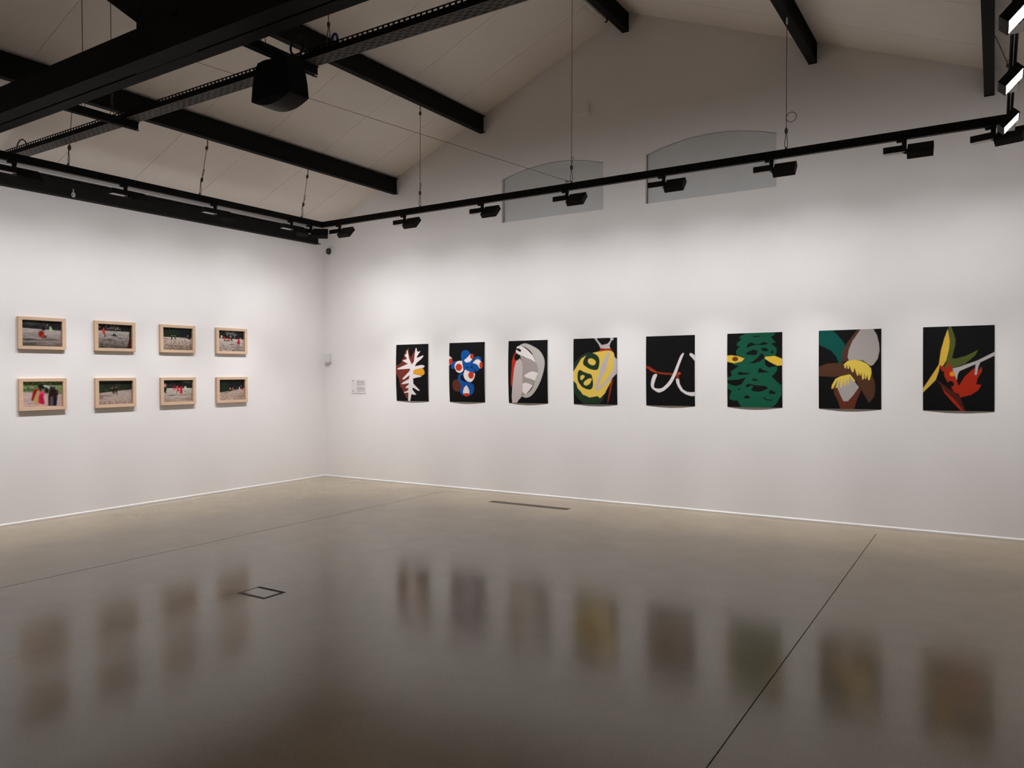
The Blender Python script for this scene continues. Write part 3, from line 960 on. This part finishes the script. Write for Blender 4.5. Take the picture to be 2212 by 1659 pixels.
POSTERS.append(('black poster of a grey seed pod with a red stem', [(142, 220), (840, 198), (160, 1308), (850, 1322)], [
    ((182, 177, 169), [(350, 300), (410, 265), (480, 268), (580, 310), (680, 370), (750, 450), (795, 560), (797, 660), (770, 800), (720, 950), (640, 1100), (560, 1190), (480, 1220), (440, 1210), (420, 1190), (560, 1090), (640, 920), (680, 780), (675, 680), (640, 570), (560, 420), (450, 330)], 1),
    ((160, 150, 144), [(360, 470), (480, 520), (600, 570), (655, 605), (680, 690), (680, 790), (640, 930), (590, 1020), (460, 1170), (420, 1195), (380, 1215), (400, 1100), (410, 700), (390, 580)], 0),
    ((193, 180, 176), [(360, 530), (395, 580), (412, 700), (412, 960), (405, 1110), (380, 1220), (340, 1260), (300, 1318), (222, 1318), (215, 1200), (235, 950), (260, 700), (290, 580), (340, 540)], 0),
    (WHT, [(350, 300), (420, 330), (490, 380), (590, 480), (650, 600), (560, 550), (480, 520), (420, 490), (350, 465), (300, 440), (280, 410), (285, 375), (290, 345), (300, 320)], 0),
    (WHT, [(600, 760), (660, 775), (680, 795), (660, 850), (635, 920), (560, 890), (470, 860), (443, 840), (470, 810), (540, 770)], 0),
    (WHT, [(415, 970), (480, 957), (550, 980), (595, 1010), (540, 1090), (465, 1162), (412, 1115)], 0),
    ((184, 44, 20), [(275, 418), (300, 440), (320, 470), (300, 560), (285, 590), (260, 700), (240, 850), (225, 1035), (205, 1010), (200, 940), (215, 700), (215, 580), (240, 480)], 0),
    ((14, 13, 13), E_(303, 505, 46, 62), 0),
    ((14, 13, 13), [(285, 350), (330, 348), (378, 380), (370, 412), (345, 408), (285, 372)], 0)]))
YEL4 = (224, 190, 84)
G4 = (28, 52, 32)
POSTERS.append(('black poster of a yellow and green snail shape', [(1296, 182), (2067, 157), (1303, 1335), (2080, 1350)], [
    (G4, [(1560, 420), (1650, 430), (1720, 470), (1760, 560), (1750, 700), (1850, 1200), (1820, 1280), (1770, 1337), (1480, 1325), (1380, 1230), (1310, 1120), (1296, 900), (1296, 620), (1380, 540), (1460, 460)], 0),
    (YEL4, [(1640, 430), (1760, 400), (1880, 388), (1960, 385), (2015, 430), (2030, 500), (2060, 700), (2040, 800), (1980, 900), (1960, 960), (1890, 1090), (1870, 1140), (1780, 1232), (1735, 1195), (1590, 1220), (1530, 1190), (1465, 1165), (1440, 1120), (1375, 1055), (1355, 975), (1292, 910), (1292, 775), (1370, 650), (1440, 530), (1530, 470), (1480, 590), (1480, 640), (1560, 690), (1660, 720), (1740, 720), (1760, 600), (1755, 530), (1710, 470)], 0),
    (G4, [(1530, 470), (1570, 430), (1650, 435), (1730, 480), (1765, 560), (1755, 680), (1725, 725), (1660, 730), (1570, 700), (1490, 640), (1475, 590), (1490, 540)], 1),
    (YEL4, [(1610, 525), (1660, 540), (1700, 580), (1690, 630), (1650, 648), (1590, 625), (1560, 580), (1570, 540)], 1),
    (G4, [(1420, 730), (1480, 760), (1560, 790), (1620, 810), (1645, 880), (1655, 980), (1640, 1050), (1600, 1078), (1540, 1070), (1460, 1030), (1390, 940), (1375, 850), (1385, 760)], 1),
    (YEL4, [(1470, 818), (1505, 840), (1490, 875), (1445, 912), (1428, 880), (1430, 840)], 1),
    (YEL4, [(1590, 880), (1630, 885), (1625, 920), (1590, 980), (1530, 1007), (1490, 985), (1490, 950), (1530, 910)], 1),
    ((188, 178, 176), [(1910, 400), (1948, 415), (1930, 500), (1880, 740), (1820, 850), (1745, 1010), (1730, 1050), (1800, 1000), (1900, 890), (1985, 770), (2015, 700), (2010, 480), (2070, 540), (2072, 790), (1980, 890), (1850, 1010), (1710, 1115), (1700, 1050), (1685, 1020), (1700, 1000), (1760, 820), (1780, 690), (1840, 570)], 0),
    ((188, 178, 176), [(1655, 165), (1705, 165), (1730, 215), (1800, 290), (1900, 268), (1950, 210), (1940, 155), (2000, 155), (2005, 195), (1965, 220), (1935, 300), (1955, 355), (1870, 355), (1780, 350), (1740, 270)], 0),
    ((152, 42, 21), [(1790, 345), (1870, 357), (1960, 350), (2010, 420), (1960, 390), (1880, 385), (1740, 408)], 0),
    ((140, 44, 24), [(2010, 885), (1965, 1130), (1915, 1330), (1910, 1290), (1945, 1050), (1975, 920)], 0)]))
POSTERS.append(('black poster of two white hooked lines with a red twig', [(101, 183), (809, 159), (107, 1178), (811, 1190)], [
    ((138, 45, 22), [(101, 603), (160, 620), (220, 660), (275, 695), (380, 705), (490, 715), (560, 705), (590, 690), (615, 720), (590, 740), (545, 745), (430, 738), (320, 730), (260, 712), (180, 685), (101, 632)], 0),
    ((138, 45, 22), [(545, 740), (580, 740), (585, 790), (570, 808), (550, 790)], 0), ((138, 45, 22), [(245, 712), (270, 742), (250, 742)], 0),
    ((184, 66, 26), [(135, 640), (250, 690), (260, 708), (190, 690)], 0), ((184, 66, 26), [(555, 728), (600, 698), (612, 725), (590, 738)], 0),
    ((222, 214, 212), [(655, 425), (640, 470), (590, 600), (540, 740), (470, 870), (390, 950), (340, 980), (290, 993), (240, 970), (190, 930), (175, 880), (185, 810), (210, 745), (245, 725), (268, 740), (250, 790), (225, 870), (225, 920), (260, 935), (320, 935), (370, 905), (440, 830), (500, 720), (560, 570), (600, 470), (630, 430)], 1),
    ((222, 214, 212), [(540, 795), (560, 790), (572, 805), (585, 795), (595, 870), (640, 950), (700, 985), (760, 990), (815, 985), (815, 1045), (750, 1043), (680, 1020), (610, 970), (570, 910), (545, 850)], 0),
    ((222, 214, 212), [(735, 430), (750, 422), (780, 435), (815, 462), (815, 545), (770, 490), (735, 455)], 0)]))
GR = (16, 84, 60)
BK = (14, 13, 13)
P6 = [(GR, [(1545, 140), (1975, 118), (1960, 160), (1910, 190), (1985, 270), (1940, 275), (1915, 285), (1995, 350), (1990, 430), (1960, 465), (1830, 490), (1825, 560), (1840, 600), (1880, 630), (1960, 620), (2000, 600), (2005, 670), (1960, 730), (1925, 760), (1990, 830), (2065, 890), (2065, 1030), (2020, 1090), (2025, 1100), (1980, 1170), (1910, 1214), (1490, 1207), (1450, 1150), (1430, 1105), (1380, 1112), (1310, 1090), (1315, 1040), (1345, 970), (1278, 930), (1278, 850), (1330, 880), (1400, 900), (1480, 880), (1520, 830), (1550, 775), (1450, 805), (1278, 815), (1278, 770), (1345, 760), (1345, 715), (1330, 690), (1360, 670), (1450, 610), (1380, 590), (1380, 565), (1440, 560), (1530, 500), (1500, 480), (1420, 460), (1408, 400), (1440, 350), (1470, 330), (1415, 310), (1430, 270), (1500, 220), (1455, 210), (1470, 180)], 0)]
for h in ([(1645, 193), (1670, 172), (1785, 168), (1740, 185)], [(1555, 348), (1580, 290), (1620, 265), (1700, 295), (1740, 295), (1810, 258), (1870, 280), (1850, 300), (1780, 305), (1680, 305)],
          [(1760, 360), (1825, 342), (1890, 380), (1840, 402), (1790, 390)], [(1905, 430), (1920, 390), (1940, 378), (1950, 420)], [(1535, 440), (1600, 395), (1670, 368), (1730, 400), (1700, 450), (1620, 450)],
          [(1590, 570), (1660, 540), (1730, 480), (1770, 427), (1810, 440), (1825, 490), (1760, 540), (1680, 568)], [(1725, 710), (1735, 660), (1755, 635), (1810, 670), (1905, 700)],
          [(1420, 725), (1465, 690), (1520, 708), (1620, 712), (1570, 735), (1470, 738)], [(1630, 815), (1665, 788), (1745, 815), (1700, 828)],
          [(1540, 895), (1580, 866), (1700, 888), (1840, 900), (1875, 935), (1800, 970), (1740, 985), (1650, 975), (1625, 950), (1660, 910), (1640, 890), (1575, 920)],
          [(1880, 1010), (1900, 955), (1950, 975), (1985, 995), (1960, 1020)], [(1510, 1075), (1560, 1028), (1625, 1065), (1570, 1085)], [(1790, 1068), (1810, 1062), (1860, 1095), (1960, 1100), (1920, 1112), (1850, 1110)],
          [(1432, 962), (1440, 938), (1478, 935), (1460, 955)]):
    P6.append((BK, h, 0))
YL6 = (222, 184, 62)
P6 += [(YL6, [(1270, 460), (1340, 453), (1420, 465), (1480, 480), (1533, 502), (1490, 545), (1380, 570), (1270, 545)], 0),
       (YL6, [(1825, 478), (1970, 462), (2075, 505), (2075, 600), (2010, 605), (1950, 580), (1880, 540), (1830, 505)], 0),
       ((108, 54, 26), E_(1397, 508, 44, 33), 0)]
POSTERS.append(('black poster of a layered green tree with yellow eyes', [(1282, 143), (2076, 117), (1280, 1200), (2076, 1216)], P6))
DB = (80, 51, 33)
GY7 = (166, 159, 153)
YL7 = (222, 192, 80)
POSTERS.append(('black poster of brown and grey petals with yellow fringes', [(97, 183), (810, 157), (99, 1067), (810, 1078)], [
    ((0, 78, 68), [(90, 180), (250, 175), (310, 230), (400, 340), (390, 440), (360, 550), (325, 550), (300, 480), (240, 410), (170, 375), (90, 340)], 0),
    ((82, 51, 39), [(540, 160), (585, 160), (500, 300), (440, 400), (425, 520), (370, 545), (360, 460), (375, 400), (420, 320)], 0),
    (DB, [(90, 600), (180, 560), (290, 550), (420, 550), (560, 620), (700, 670), (735, 760), (742, 850), (730, 930), (670, 1005), (640, 950), (580, 850), (520, 740), (450, 680), (370, 690), (280, 710), (180, 703), (90, 700)], 0),
    ((97, 46, 31), [(265, 830), (310, 820), (360, 940), (420, 980), (480, 930), (560, 830), (580, 860), (530, 980), (500, 1080), (345, 1080), (320, 980), (280, 910)], 0),
    (GY7, [(580, 155), (715, 155), (760, 230), (785, 330), (790, 410), (770, 500), (720, 570), (690, 582), (600, 520), (500, 515), (440, 522), (428, 480), (440, 400), (480, 300)], 0),
    (GY7, [(320, 760), (380, 715), (450, 680), (500, 750), (558, 825), (490, 920), (430, 985), (380, 985), (340, 900), (310, 830)], 0),
    (YL7, [(385, 565), (430, 525), (500, 513), (580, 525), (650, 560), (695, 610), (700, 660), (680, 740), (665, 748), (650, 680), (640, 730), (628, 730), (620, 650), (615, 730), (595, 738), (585, 650), (575, 700), (550, 650), (552, 695), (535, 690), (505, 600), (495, 655), (480, 655), (445, 570), (445, 615), (430, 615), (415, 560), (410, 615), (395, 605)], 0),
    (YL7, [(455, 678), (515, 750), (505, 768), (470, 730), (450, 700), (440, 795), (430, 790), (425, 710), (405, 805), (392, 808), (385, 720), (365, 825), (345, 830), (345, 730), (305, 835), (290, 830), (320, 735), (265, 840), (243, 845), (250, 800), (290, 730), (350, 700)], 0)]))
GY8 = (178, 172, 170)
POSTERS.append(('black poster of a red leaf with yellow and olive blades', [(1285, 140), (2103, 112), (1283, 1084), (2097, 1099)], [
    ((81, 89, 38), [(1575, 130), (1605, 130), (1655, 270), (1650, 350), (1615, 490), (1650, 500), (1760, 470), (1850, 430), (1915, 395), (1880, 460), (1760, 560), (1640, 600), (1560, 620), (1525, 590), (1550, 540), (1585, 400)], 0),
    ((214, 176, 64), [(1567, 160), (1590, 300), (1580, 400), (1550, 520), (1505, 592), (1475, 575), (1465, 640), (1430, 740), (1360, 810), (1280, 887), (1280, 840), (1350, 740), (1430, 620), (1465, 565), (1490, 400), (1530, 260)], 0),
    (GY8, [(2104, 418), (2104, 462), (1935, 540), (1915, 590), (1885, 560), (1790, 600), (1700, 640), (1680, 680), (1670, 745), (1655, 720), (1620, 610), (1700, 590), (1900, 520)], 0),
    ((168, 40, 18), [(1475, 570), (1520, 590), (1560, 620), (1560, 545), (1575, 540), (1620, 620), (1660, 720), (1690, 810), (1760, 700), (1870, 600), (1875, 690), (1950, 585), (1957, 640), (1905, 720), (1890, 790), (1950, 795), (1910, 860), (1830, 910), (1710, 940), (1690, 900), (1640, 880), (1600, 815), (1635, 800), (1630, 770), (1570, 770), (1540, 720), (1510, 650), (1480, 600)], 0),
    (BK, E_(1600, 785, 36, 34), 0), (BK, E_(1514, 657, 15, 14), 0),
    (GY8, [(1935, 540), (1915, 590), (1895, 685), (1872, 680), (1885, 555)], 0),
    ((226, 142, 30), E_(1618, 672, 31, 28), 0),
    ((76, 29, 18), [(1435, 740), (1500, 780), (1580, 840), (1660, 890), (1710, 945), (1765, 1090), (1740, 1085), (1620, 950), (1500, 820)], 0),
    ((168, 40, 18), [(1490, 800), (1540, 870), (1640, 960), (1755, 1098), (1720, 1095), (1620, 990), (1530, 890)], 0)]))

PX0 = [1.5042, 2.4867, 3.4777, 4.4596, 5.4431, 6.4250, 7.4045, 8.3846]
PW, PZT, PZB = 0.6037, 2.0474, 1.2193
BOW = [0.026, 0.026, 0.028, 0.016, 0.014, 0.014, 0.016, 0.018]
where = ['nearest the corner', 'second from the corner', 'third from the corner', 'fourth from the corner', 'fifth from the corner', 'sixth from the corner', 'seventh from the corner', 'farthest from the corner']
for i, (lab, cor, shapes) in enumerate(POSTERS):
    cv = Canvas(140, 192, (10, 9, 9))
    H = homog(cor)
    for col, pts, sm in shapes:
        p = H(pts)
        if sm:
            p = smooth_poly(p)
        cv.poly(p, col)
    bw = BOW[i]
    seed = i * 1.7

    def off(u, v, bw=bw, seed=seed):
        edge = 0.55 + 0.45 * np.sin(np.pi * u)
        return 0.003 + bw * edge * np.sin(np.pi * np.clip(v, 0, 1)) ** 0.8 + 0.013 * np.sin(np.pi * u) * np.clip(v, 0, 1) ** 4 + 0.0015 * np.sin(5 * v + seed) * np.sin(4 * u)

    def front(u, v, x=PX0[i]):
        return np.stack([u * PW, -off(u, v), PZT - v * (PZT - PZB)], -1)

    def backf(u, v, x=PX0[i]):
        return np.stack([u * PW, -off(u, v) + 0.0007, PZT - v * (PZT - PZB)], -1)
    o = grid_mesh('art_poster', cv, front, [M['ink'], M['paper']], None, backf)
    o.location = (PX0[i], 0, 0)
    tag(o, lab + ', ' + where[i], 'poster', 'cut-paper posters along the back wall')

# ------------------------------------------------------------------ the eight framed photographs on the left wall
FW, FD, FR = 0.5033, 0.037, 0.041


def ground(cv, top, hl, hr, g1, g2, mottle=0.25, streak=6, topn=0.3):
    nx, ny = cv.nx, cv.ny
    X, Y = np.meshgrid(np.linspace(0, 1, nx), np.linspace(0, 1, ny))
    hz = hl + (hr - hl) * X
    n1 = Canvas.blur(rng.normal(size=(ny, nx)), streak, 1)
    n1 /= n1.std()
    n2 = Canvas.blur(rng.normal(size=(ny, nx)), 3, 3)
    n2 /= n2.std()
    t = np.clip((Y - hz) / (1 - hz), 0, 1)[..., None]
    gr = np.array(s2l(g1)) * (1 - t) + np.array(s2l(g2)) * t
    gr = gr * np.clip(1 + mottle * n1[..., None] * (0.35 + t), 0.15, 1.6)
    tp = np.array(s2l(top)) * np.clip(1 + topn * n2[..., None], 0.2, 2.2)
    a = np.clip((Y - hz) / 0.03 + 0.5, 0, 1)[..., None]
    cv.img = tp * (1 - a) + gr * a


def ph1(c):
    ground(c, (34, 33, 33), .31, .36, (176, 165, 160), (98, 86, 80), .22, 9)
    c.ell(.25, .10, .18, .07, (84, 82, 82), .8, .6); c.ell(.60, .22, .12, .12, (66, 58, 60), .6, .6)
    c.ell(.22, .74, .22, .035, (45, 38, 34), .6, .8); c.ell(.70, .72, .20, .028, (60, 50, 44), .6, .7); c.ell(.2, .92, .24, .07, (62, 62, 52), .6, .7)
    c.poly([(.45, .40), (.52, .38), (.56, .44), (.58, .58), (.56, .68), (.50, .68), (.43, .60), (.41, .50)], (128, 28, 14), 3); c.ell(.53, .60, .04, .08, (176, 42, 28), .5); c.ell(.55, .30, .045, .09, (20, 15, 18), .4); c.ell(.59, .63, .03, .05, (36, 48, 32), .5)
    c.poly([(.70, .20), (.74, .22), (.79, .37), (.77, .40), (.70, .40)], (162, 182, 140), 1); c.ell(.69, .17, .03, .05, (14, 14, 14), .5); c.ell(.655, .16, .012, .03, (150, 145, 135), .5)


def ph2(c):
    ground(c, (24, 23, 24), .27, .29, (176, 166, 160), (70, 62, 54), .26, 4)
    for k in range(26):
        c.ell(.22 + .4 * rng.random(), .03 + .17 * rng.random(), .035, .012, (128, 120, 116), .6, .6, rot=2.3)
    c.poly([(.515, .08), (.535, .08), (.545, .30), (.52, .30)], (100, 92, 88), 0, .8)
    for q in ((.03, .12), (.07, .12), (.60, .17), (.665, .2)):
        c.ell(*q, .012, .025, (180, 178, 174), .5, .8)
    c.poly([(.16, .18), (.20, .17), (.25, .40), (.15, .42)], (196, 58, 50), 1); c.ell(.165, .13, .022, .04, (40, 20, 18), .5); c.poly([(.21, .42), (.235, .42), (.24, .54), (.22, .55)], (30, 24, 22), 0)
    c.poly([(.34, .46), (.45, .44), (.47, .38), (.52, .41), (.56, .46), (.61, .50), (.50, .49), (.45, .475)], (24, 20, 20), 0)
    c.ell(.30, .66, .16, .02, (40, 38, 30), .6, .8, rot=-.1); c.ell(.68, .57, .10, .015, (60, 52, 46), .6, .8)
    c.poly([(.94, .25), (1.02, .25), (1.02, .5), (.93, .5)], (18, 14, 14), 2); c.poly([(.95, .44), (1.02, .44), (1.02, 1.02), (.86, 1.02), (.92, .7)], (62, 16, 18), 2)


def ph3(c):
    ground(c, (26, 38, 24), .43, .43, (190, 172, 162), (120, 100, 86), .34, 3)
    c.poly([(.5, 0), (1.02, 0), (1.02, .43), (.6, .43)], (20, 22, 26), 4)
    for x in (.325, .42):
        c.ell(x, .36, .016, .03, (140, 158, 118), .5); c.ell(x, .30, .022, .035, (22, 20, 16), .5)
    c.poly([(.29, .40), (.35, .40), (.325, .56), (.305, .56)], (28, 30, 18), 0); c.poly([(.39, .40), (.43, .40), (.465, .54), (.44, .53)], (28, 28, 18), 0)
    c.ell(.87, .35, .02, .03, (176, 176, 176), .5, .7); c.poly([(.82, .38), (.98, .38), (.97, .5), (.9, .5), (.83, .45)], (26, 22, 24), 1); c.ell(.08, .5, .1, .03, (96, 80, 70), .6, .7)


def ph4(c):
    ground(c, (28, 30, 28), .39, .40, (186, 174, 166), (140, 126, 118), .24, 5)
    for k in range(46):
        c.ell(.26 + .5 * rng.random(), .02 + .20 * rng.random(), .03, .012, (150, 142, 140), .6, .6, rot=2.1)
    c.poly([(.62, .08), (.645, .08), (.655, .42), (.63, .42)], (120, 112, 110), 0, .9)
    c.ell(.14, .30, .03, .07, (206, 184, 180), .5); c.ell(.12, .45, .035, .09, (190, 170, 166), .5, .8); c.ell(.15, .20, .03, .04, (24, 18, 18), .5)
    c.poly([(.20, .27), (.26, .32), (.29, .40), (.25, .46), (.22, .40)], (168, 32, 36), 1); c.poly([(.22, .46), (.48, .46), (.46, .5), (.24, .51)], (48, 26, 24), 1); c.ell(.40, .43, .025, .065, (180, 54, 54), .4)
    c.poly([(.45, .34), (.50, .34), (.58, .52), (.53, .52)], (46, 18, 16), 0); c.ell(.49, .29, .022, .04, (190, 180, 150), .5); c.ell(.48, .22, .03, .05, (60, 80, 50), .5, .8)
    c.poly([(.77, .36), (.83, .36), (.86, .62), (.75, .64)], (196, 28, 74), 1); c.ell(.76, .31, .03, .06, (14, 12, 14), .4); c.poly([(.75, .5), (.85, .5), (.855, .64), (.75, .65)], (150, 14, 40), 1)
    c.poly([(.86, .33), (.89, .35), (.92, .48), (.88, .50)], (182, 190, 136), 1); c.poly([(.76, .65), (.775, .65), (.77, .73), (.76, .73)], (30, 20, 18), 0); c.poly([(.82, .65), (.85, .66), (.84, .72), (.82, .73)], (30, 20, 18), 0)
    c.ell(.55, .66, .12, .02, (56, 46, 40), .6, .8); c.ell(.8, .80, .18, .02, (84, 72, 60), .6, .8); c.ell(.75, .93, .12, .03, (92, 80, 70), .6, .8)


def ph5(c):
    ground(c, (116, 134, 88), .40, .52, (190, 164, 160), (182, 154, 150), .10, 10, .22)
    c.ell(.15, .32, .28, .05, (60, 76, 42), .7, .8); c.ell(.93, .3, .12, .1, (120, 134, 88), .7, .6)
    c.poly([(.28, .34), (.42, .25), (.46, .25), (.38, .38), (.33, .55), (.27, .78), (.22, .72), (.25, .5)], (146, 20, 18), 2)
    c.poly([(.38, .36), (.44, .30), (.42, .48), (.40, .85), (.30, .88), (.29, .72), (.34, .5)], (170, 150, 84), 2)
    c.ell(.345, .90, .07, .05, (176, 150, 112), .6, .8)
    c.poly([(.44, .42), (.52, .38), (.56, .46), (.53, .6), (.56, .85), (.53, .92), (.45, .88), (.39, .84), (.40, .6)], (198, 26, 74), 2); c.ell(.49, .43, .045, .06, (222, 66, 126), .5, .9); c.poly([(.42, .6), (.5, .55), (.54, .85), (.46, .87)], (156, 20, 48), 3, .8)
    c.ell(.46, .20, .08, .075, (26, 26, 28), .4); c.ell(.52, .24, .05, .06, (18, 18, 26), .4); c.ell(.45, .31, .03, .08, (34, 34, 32), .5); c.ell(.61, .35, .055, .12, (38, 20, 18), .4); c.ell(.58, .17, .045, .035, (202, 198, 190), .5); c.ell(.66, .23, .04, .05, (180, 168, 160), .5, .9)
    c.ell(.76, .24, .07, .06, (30, 30, 44), .4); c.poly([(.68, .28), (.82, .28), (.90, .38), (.91, .55), (.86, .6), (.84, .97), (.64, .97), (.64, .6), (.66, .45)], (34, 20, 22), 2)
    c.poly([(.70, .6), (.77, .6), (.79, .95), (.68, .95)], (92, 78, 80), 2, .8); c.poly([(.80, .62), (.89, .58), (.86, .96), (.77, .96)], (20, 18, 36), 2); c.ell(.60, .50, .05, .03, (160, 130, 124), .6, .7); c.ell(.89, .40, .02, .08, (110, 40, 32), .5, .8); c.ell(.77, .20, .03, .015, (190, 188, 186), .6, .8)


def ph6(c):
    ground(c, (40, 48, 30), .52, .38, (174, 158, 150), (160, 140, 128), .10, 2)
    c.ell(.9, .15, .18, .25, (22, 26, 26), .7, .7); c.ell(.25, .15, .2, .15, (34, 36, 30), .7, .7)
    for k in range(26):
        x = rng.random(); c.poly([(x - .012, .99), (x + .012, .99), (x + .004, .86 - .05 * rng.random())], (108, 78, 56), 1, .6)
    c.ell(.08, .68, .07, .10, (108, 88, 70), .7, .7); c.ell(.25, .63, .16, .04, (120, 100, 90), .7, .7)
    for x, y in ((.41, .30), (.53, .28)):
        c.ell(x, y, .02, .035, (176, 120, 108), .5); c.ell(x - .02, y - .04, .025, .03, (34, 16, 14), .5)
    c.poly([(.41, .33), (.47, .34), (.48, .48), (.46, .60), (.44, .50), (.40, .58), (.42, .46)], (30, 24, 18), 1); c.poly([(.49, .30), (.56, .30), (.56, .42), (.58, .62), (.56, .62), (.53, .46), (.50, .58), (.48, .58), (.50, .44)], (32, 34, 20), 1); c.ell(.5, .20, .04, .05, (36, 46, 34), .6)


def ph7(c):
    ground(c, (32, 34, 34), .36, .38, (184, 178, 168), (160, 140, 128), .10, 9)
    c.ell(.86, .09, .16, .05, (122, 122, 116), .8, .8); c.ell(.04, .12, .08, .1, (40, 56, 26), .6, .8)
    c.ell(.06, .24, .06, .08, (190, 142, 130), .5); c.poly([(.02, .32), (.12, .32), (.14, .44), (.10, .5), (.13, .58), (.10, .58), (.04, .54)], (40, 38, 22), 1)
    c.ell(.39, .30, .06, .07, (110, 24, 22), .5, .9); c.ell(.39, .42, .05, .05, (186, 100, 100), .6, .8); c.poly([(.45, .28), (.51, .27), (.54, .36), (.57, .52), (.45, .52), (.48, .42)], (206, 66, 54), 1); c.ell(.47, .20, .045, .05, (18, 16, 16), .4)
    c.poly([(.59, .28), (.64, .28), (.665, .42), (.665, .62), (.575, .62), (.585, .42)], (188, 18, 58), 1); c.ell(.60, .22, .035, .07, (18, 14, 14), .4)
    c.poly([(.74, .28), (.79, .30), (.83, .42), (.80, .48), (.72, .42)], (200, 196, 154), 1); c.ell(.735, .20, .035, .05, (14, 12, 14), .4); c.poly([(.75, .48), (.77, .48), (.765, .58), (.75, .57)], (40, 32, 26), 0); c.poly([(.80, .48), (.86, .55), (.87, .6), (.83, .54)], (50, 44, 34), 0); c.poly([(.45, .53), (.47, .53), (.47, .62), (.455, .62)], (70, 56, 50), 0)
    c.ell(.30, .69, .12, .018, (54, 42, 36), .6, .9); c.ell(.75, .69, .30, .018, (110, 94, 84), .6, .8); c.ell(.92, .62, .1, .012, (80, 66, 56), .6, .8); c.ell(.85, .88, .22, .05, (126, 110, 96), .8, .7); c.ell(.15, .9, .12, .05, (150, 126, 118), .8, .7)


def ph8(c):
    ground(c, (24, 26, 26), .63, .44, (180, 160, 148), (160, 138, 124), .16, 4)
    c.ell(.25, .35, .22, .25, (28, 42, 28), .7, .8); c.ell(.7, .2, .3, .2, (18, 20, 24), .7, .8)
    c.ell(.445, .44, .016, .04, (206, 190, 180), .5); c.poly([(.40, .48), (.46, .48), (.47, .6), (.40, .58)], (50, 28, 26), 1); c.poly([(.52, .40), (.575, .39), (.575, .53), (.535, .53)], (186, 58, 64), 1); c.poly([(.44, .56), (.60, .52), (.62, .57), (.46, .59)], (120, 130, 70), 1, .7)
    c.ell(.815, .43, .022, .06, (200, 200, 152), .5); c.ell(.92, .46, .04, .055, (150, 22, 56), .4); c.ell(.89, .32, .012, .03, (150, 150, 150), .5); c.poly([(.66, .38), (.70, .38), (.70, .56), (.67, .56)], (60, 58, 58), 1); c.ell(.3, .87, .06, .02, (120, 90, 80), .6, .8); c.ell(.85, .84, .15, .04, (110, 92, 80), .7, .7)


FY = [-4.4975, -3.6644, -2.8311, -2.0036]
UZ = (2.2636, 1.9078)
LZ = (1.5852, 1.2312)
PH = [(ph1, 'blurred figure in red with a pale green runner', 0, 0), (ph2, 'figure in red before a thatched hut and someone lying down', 1, 0),
      (ph3, 'two small runners on sand under dark trees', 2, 0), (ph4, 'several runners in red and pink before a thatched hut', 3, 0),
      (ph5, 'close huddle of people in red, yellow and pink', 0, 1), (ph6, 'two dim runners side by side on pale ground', 1, 1),
      (ph7, 'three runners in red, crimson and cream on grey sand', 2, 1), (ph8, 'tiny distant figures under a dark slope', 3, 1)]
for fn_, lab, ci, ri in PH:
    zt, zb = UZ if ri == 0 else LZ
    h = zt - zb
    root = thing('framed_photograph', '%s-row beech-framed photo of %s' % ('upper' if ri == 0 else 'lower', lab), 'framed photo', (0, FY[ci], zb), 0, 'framed photographs on the left wall')
    fr = FR * 0.86

    def rail(poly):
        b_ = MB().prism(poly, 0.001, FD, lambda u, v, t_: (t_, u, v))
        return b_.build('frame_rail', M['wood'], root, bevel=0.0008)
    e = 0.0004
    rail([(0, e), (FR, fr), (FR, h - fr), (0, h - e)])
    rail([(FW, e), (FW - FR, fr), (FW - FR, h - fr), (FW, h - e)])
    for z0, z1 in ((0, fr), (h, h - fr)):
        q = MB().prism([(e, z0), (FW - e, z0), (FW - FR - e, z1), (FR + e, z1)], 0.001, FD, lambda u, v, t_: (t_, u, v)).build('frame_rail', M['wood'], root, bevel=0.0008)
    MB().box(0.002, FR - 0.004, fr - 0.004, 0.007, FW - FR + 0.004, h - fr + 0.004).build('backing_board', M['board'], root)
    cv = Canvas(132, 88, (40, 40, 40), 2)
    fn_(cv)

    def pf(u, v, h=h, fr=fr):
        return np.stack([np.full_like(u, 0.0085), FR + u * (FW - 2 * FR), h - fr - v * (h - 2 * fr)], -1)
    grid_mesh('photo_print', cv, pf, [M['photo']], root)

# ------------------------------------------------------------------ wall text panel by the corner
cv = Canvas(150, 108, (226, 223, 220), 3)
INK = (120, 118, 116)


def textblock(x0, x1, y0, y1, n, last=0.6, dark=INK):
    for k in range(n):
        y = y0 + (y1 - y0) * k / n
        hh = (y1 - y0) / n * 0.42
        x = x0
        end = x1 if k < n - 1 else x0 + (x1 - x0) * last
        while x < end - 0.006:
            wl = min(0.012 + 0.04 * rng.random(), end - x)
            cv.poly([(x, y), (x + wl, y), (x + wl, y + hh), (x, y + hh)], dark)
            x += wl + 0.007


textblock(0.38, 0.93, 0.07, 0.48, 11)
textblock(0.39, 0.94, 0.55, 0.93, 11, 0.4)
textblock(0.04, 0.20, 0.06, 0.16, 2, 0.8, (84, 82, 80))
textblock(0.06, 0.22, 0.31, 0.35, 1, 1.0)
textblock(0.04, 0.16, 0.72, 0.75, 1, 1.0)
textblock(0.04, 0.20, 0.80, 0.92, 3, 0.8)
tp = thing('text_panel', 'small white exhibition text panel between the corner and the first poster', 'sign', (0.592, 0, 1.322))
grid_mesh('printed_face', cv, lambda u, v: np.stack([u * 0.290, np.full_like(u, -0.0062), 0.212 - v * 0.212], -1), [M['ink']], tp)
MB().box(0, -0.006, 0, 0.290, -0.0005, 0.212).build('board', M['white_plastic'], tp)
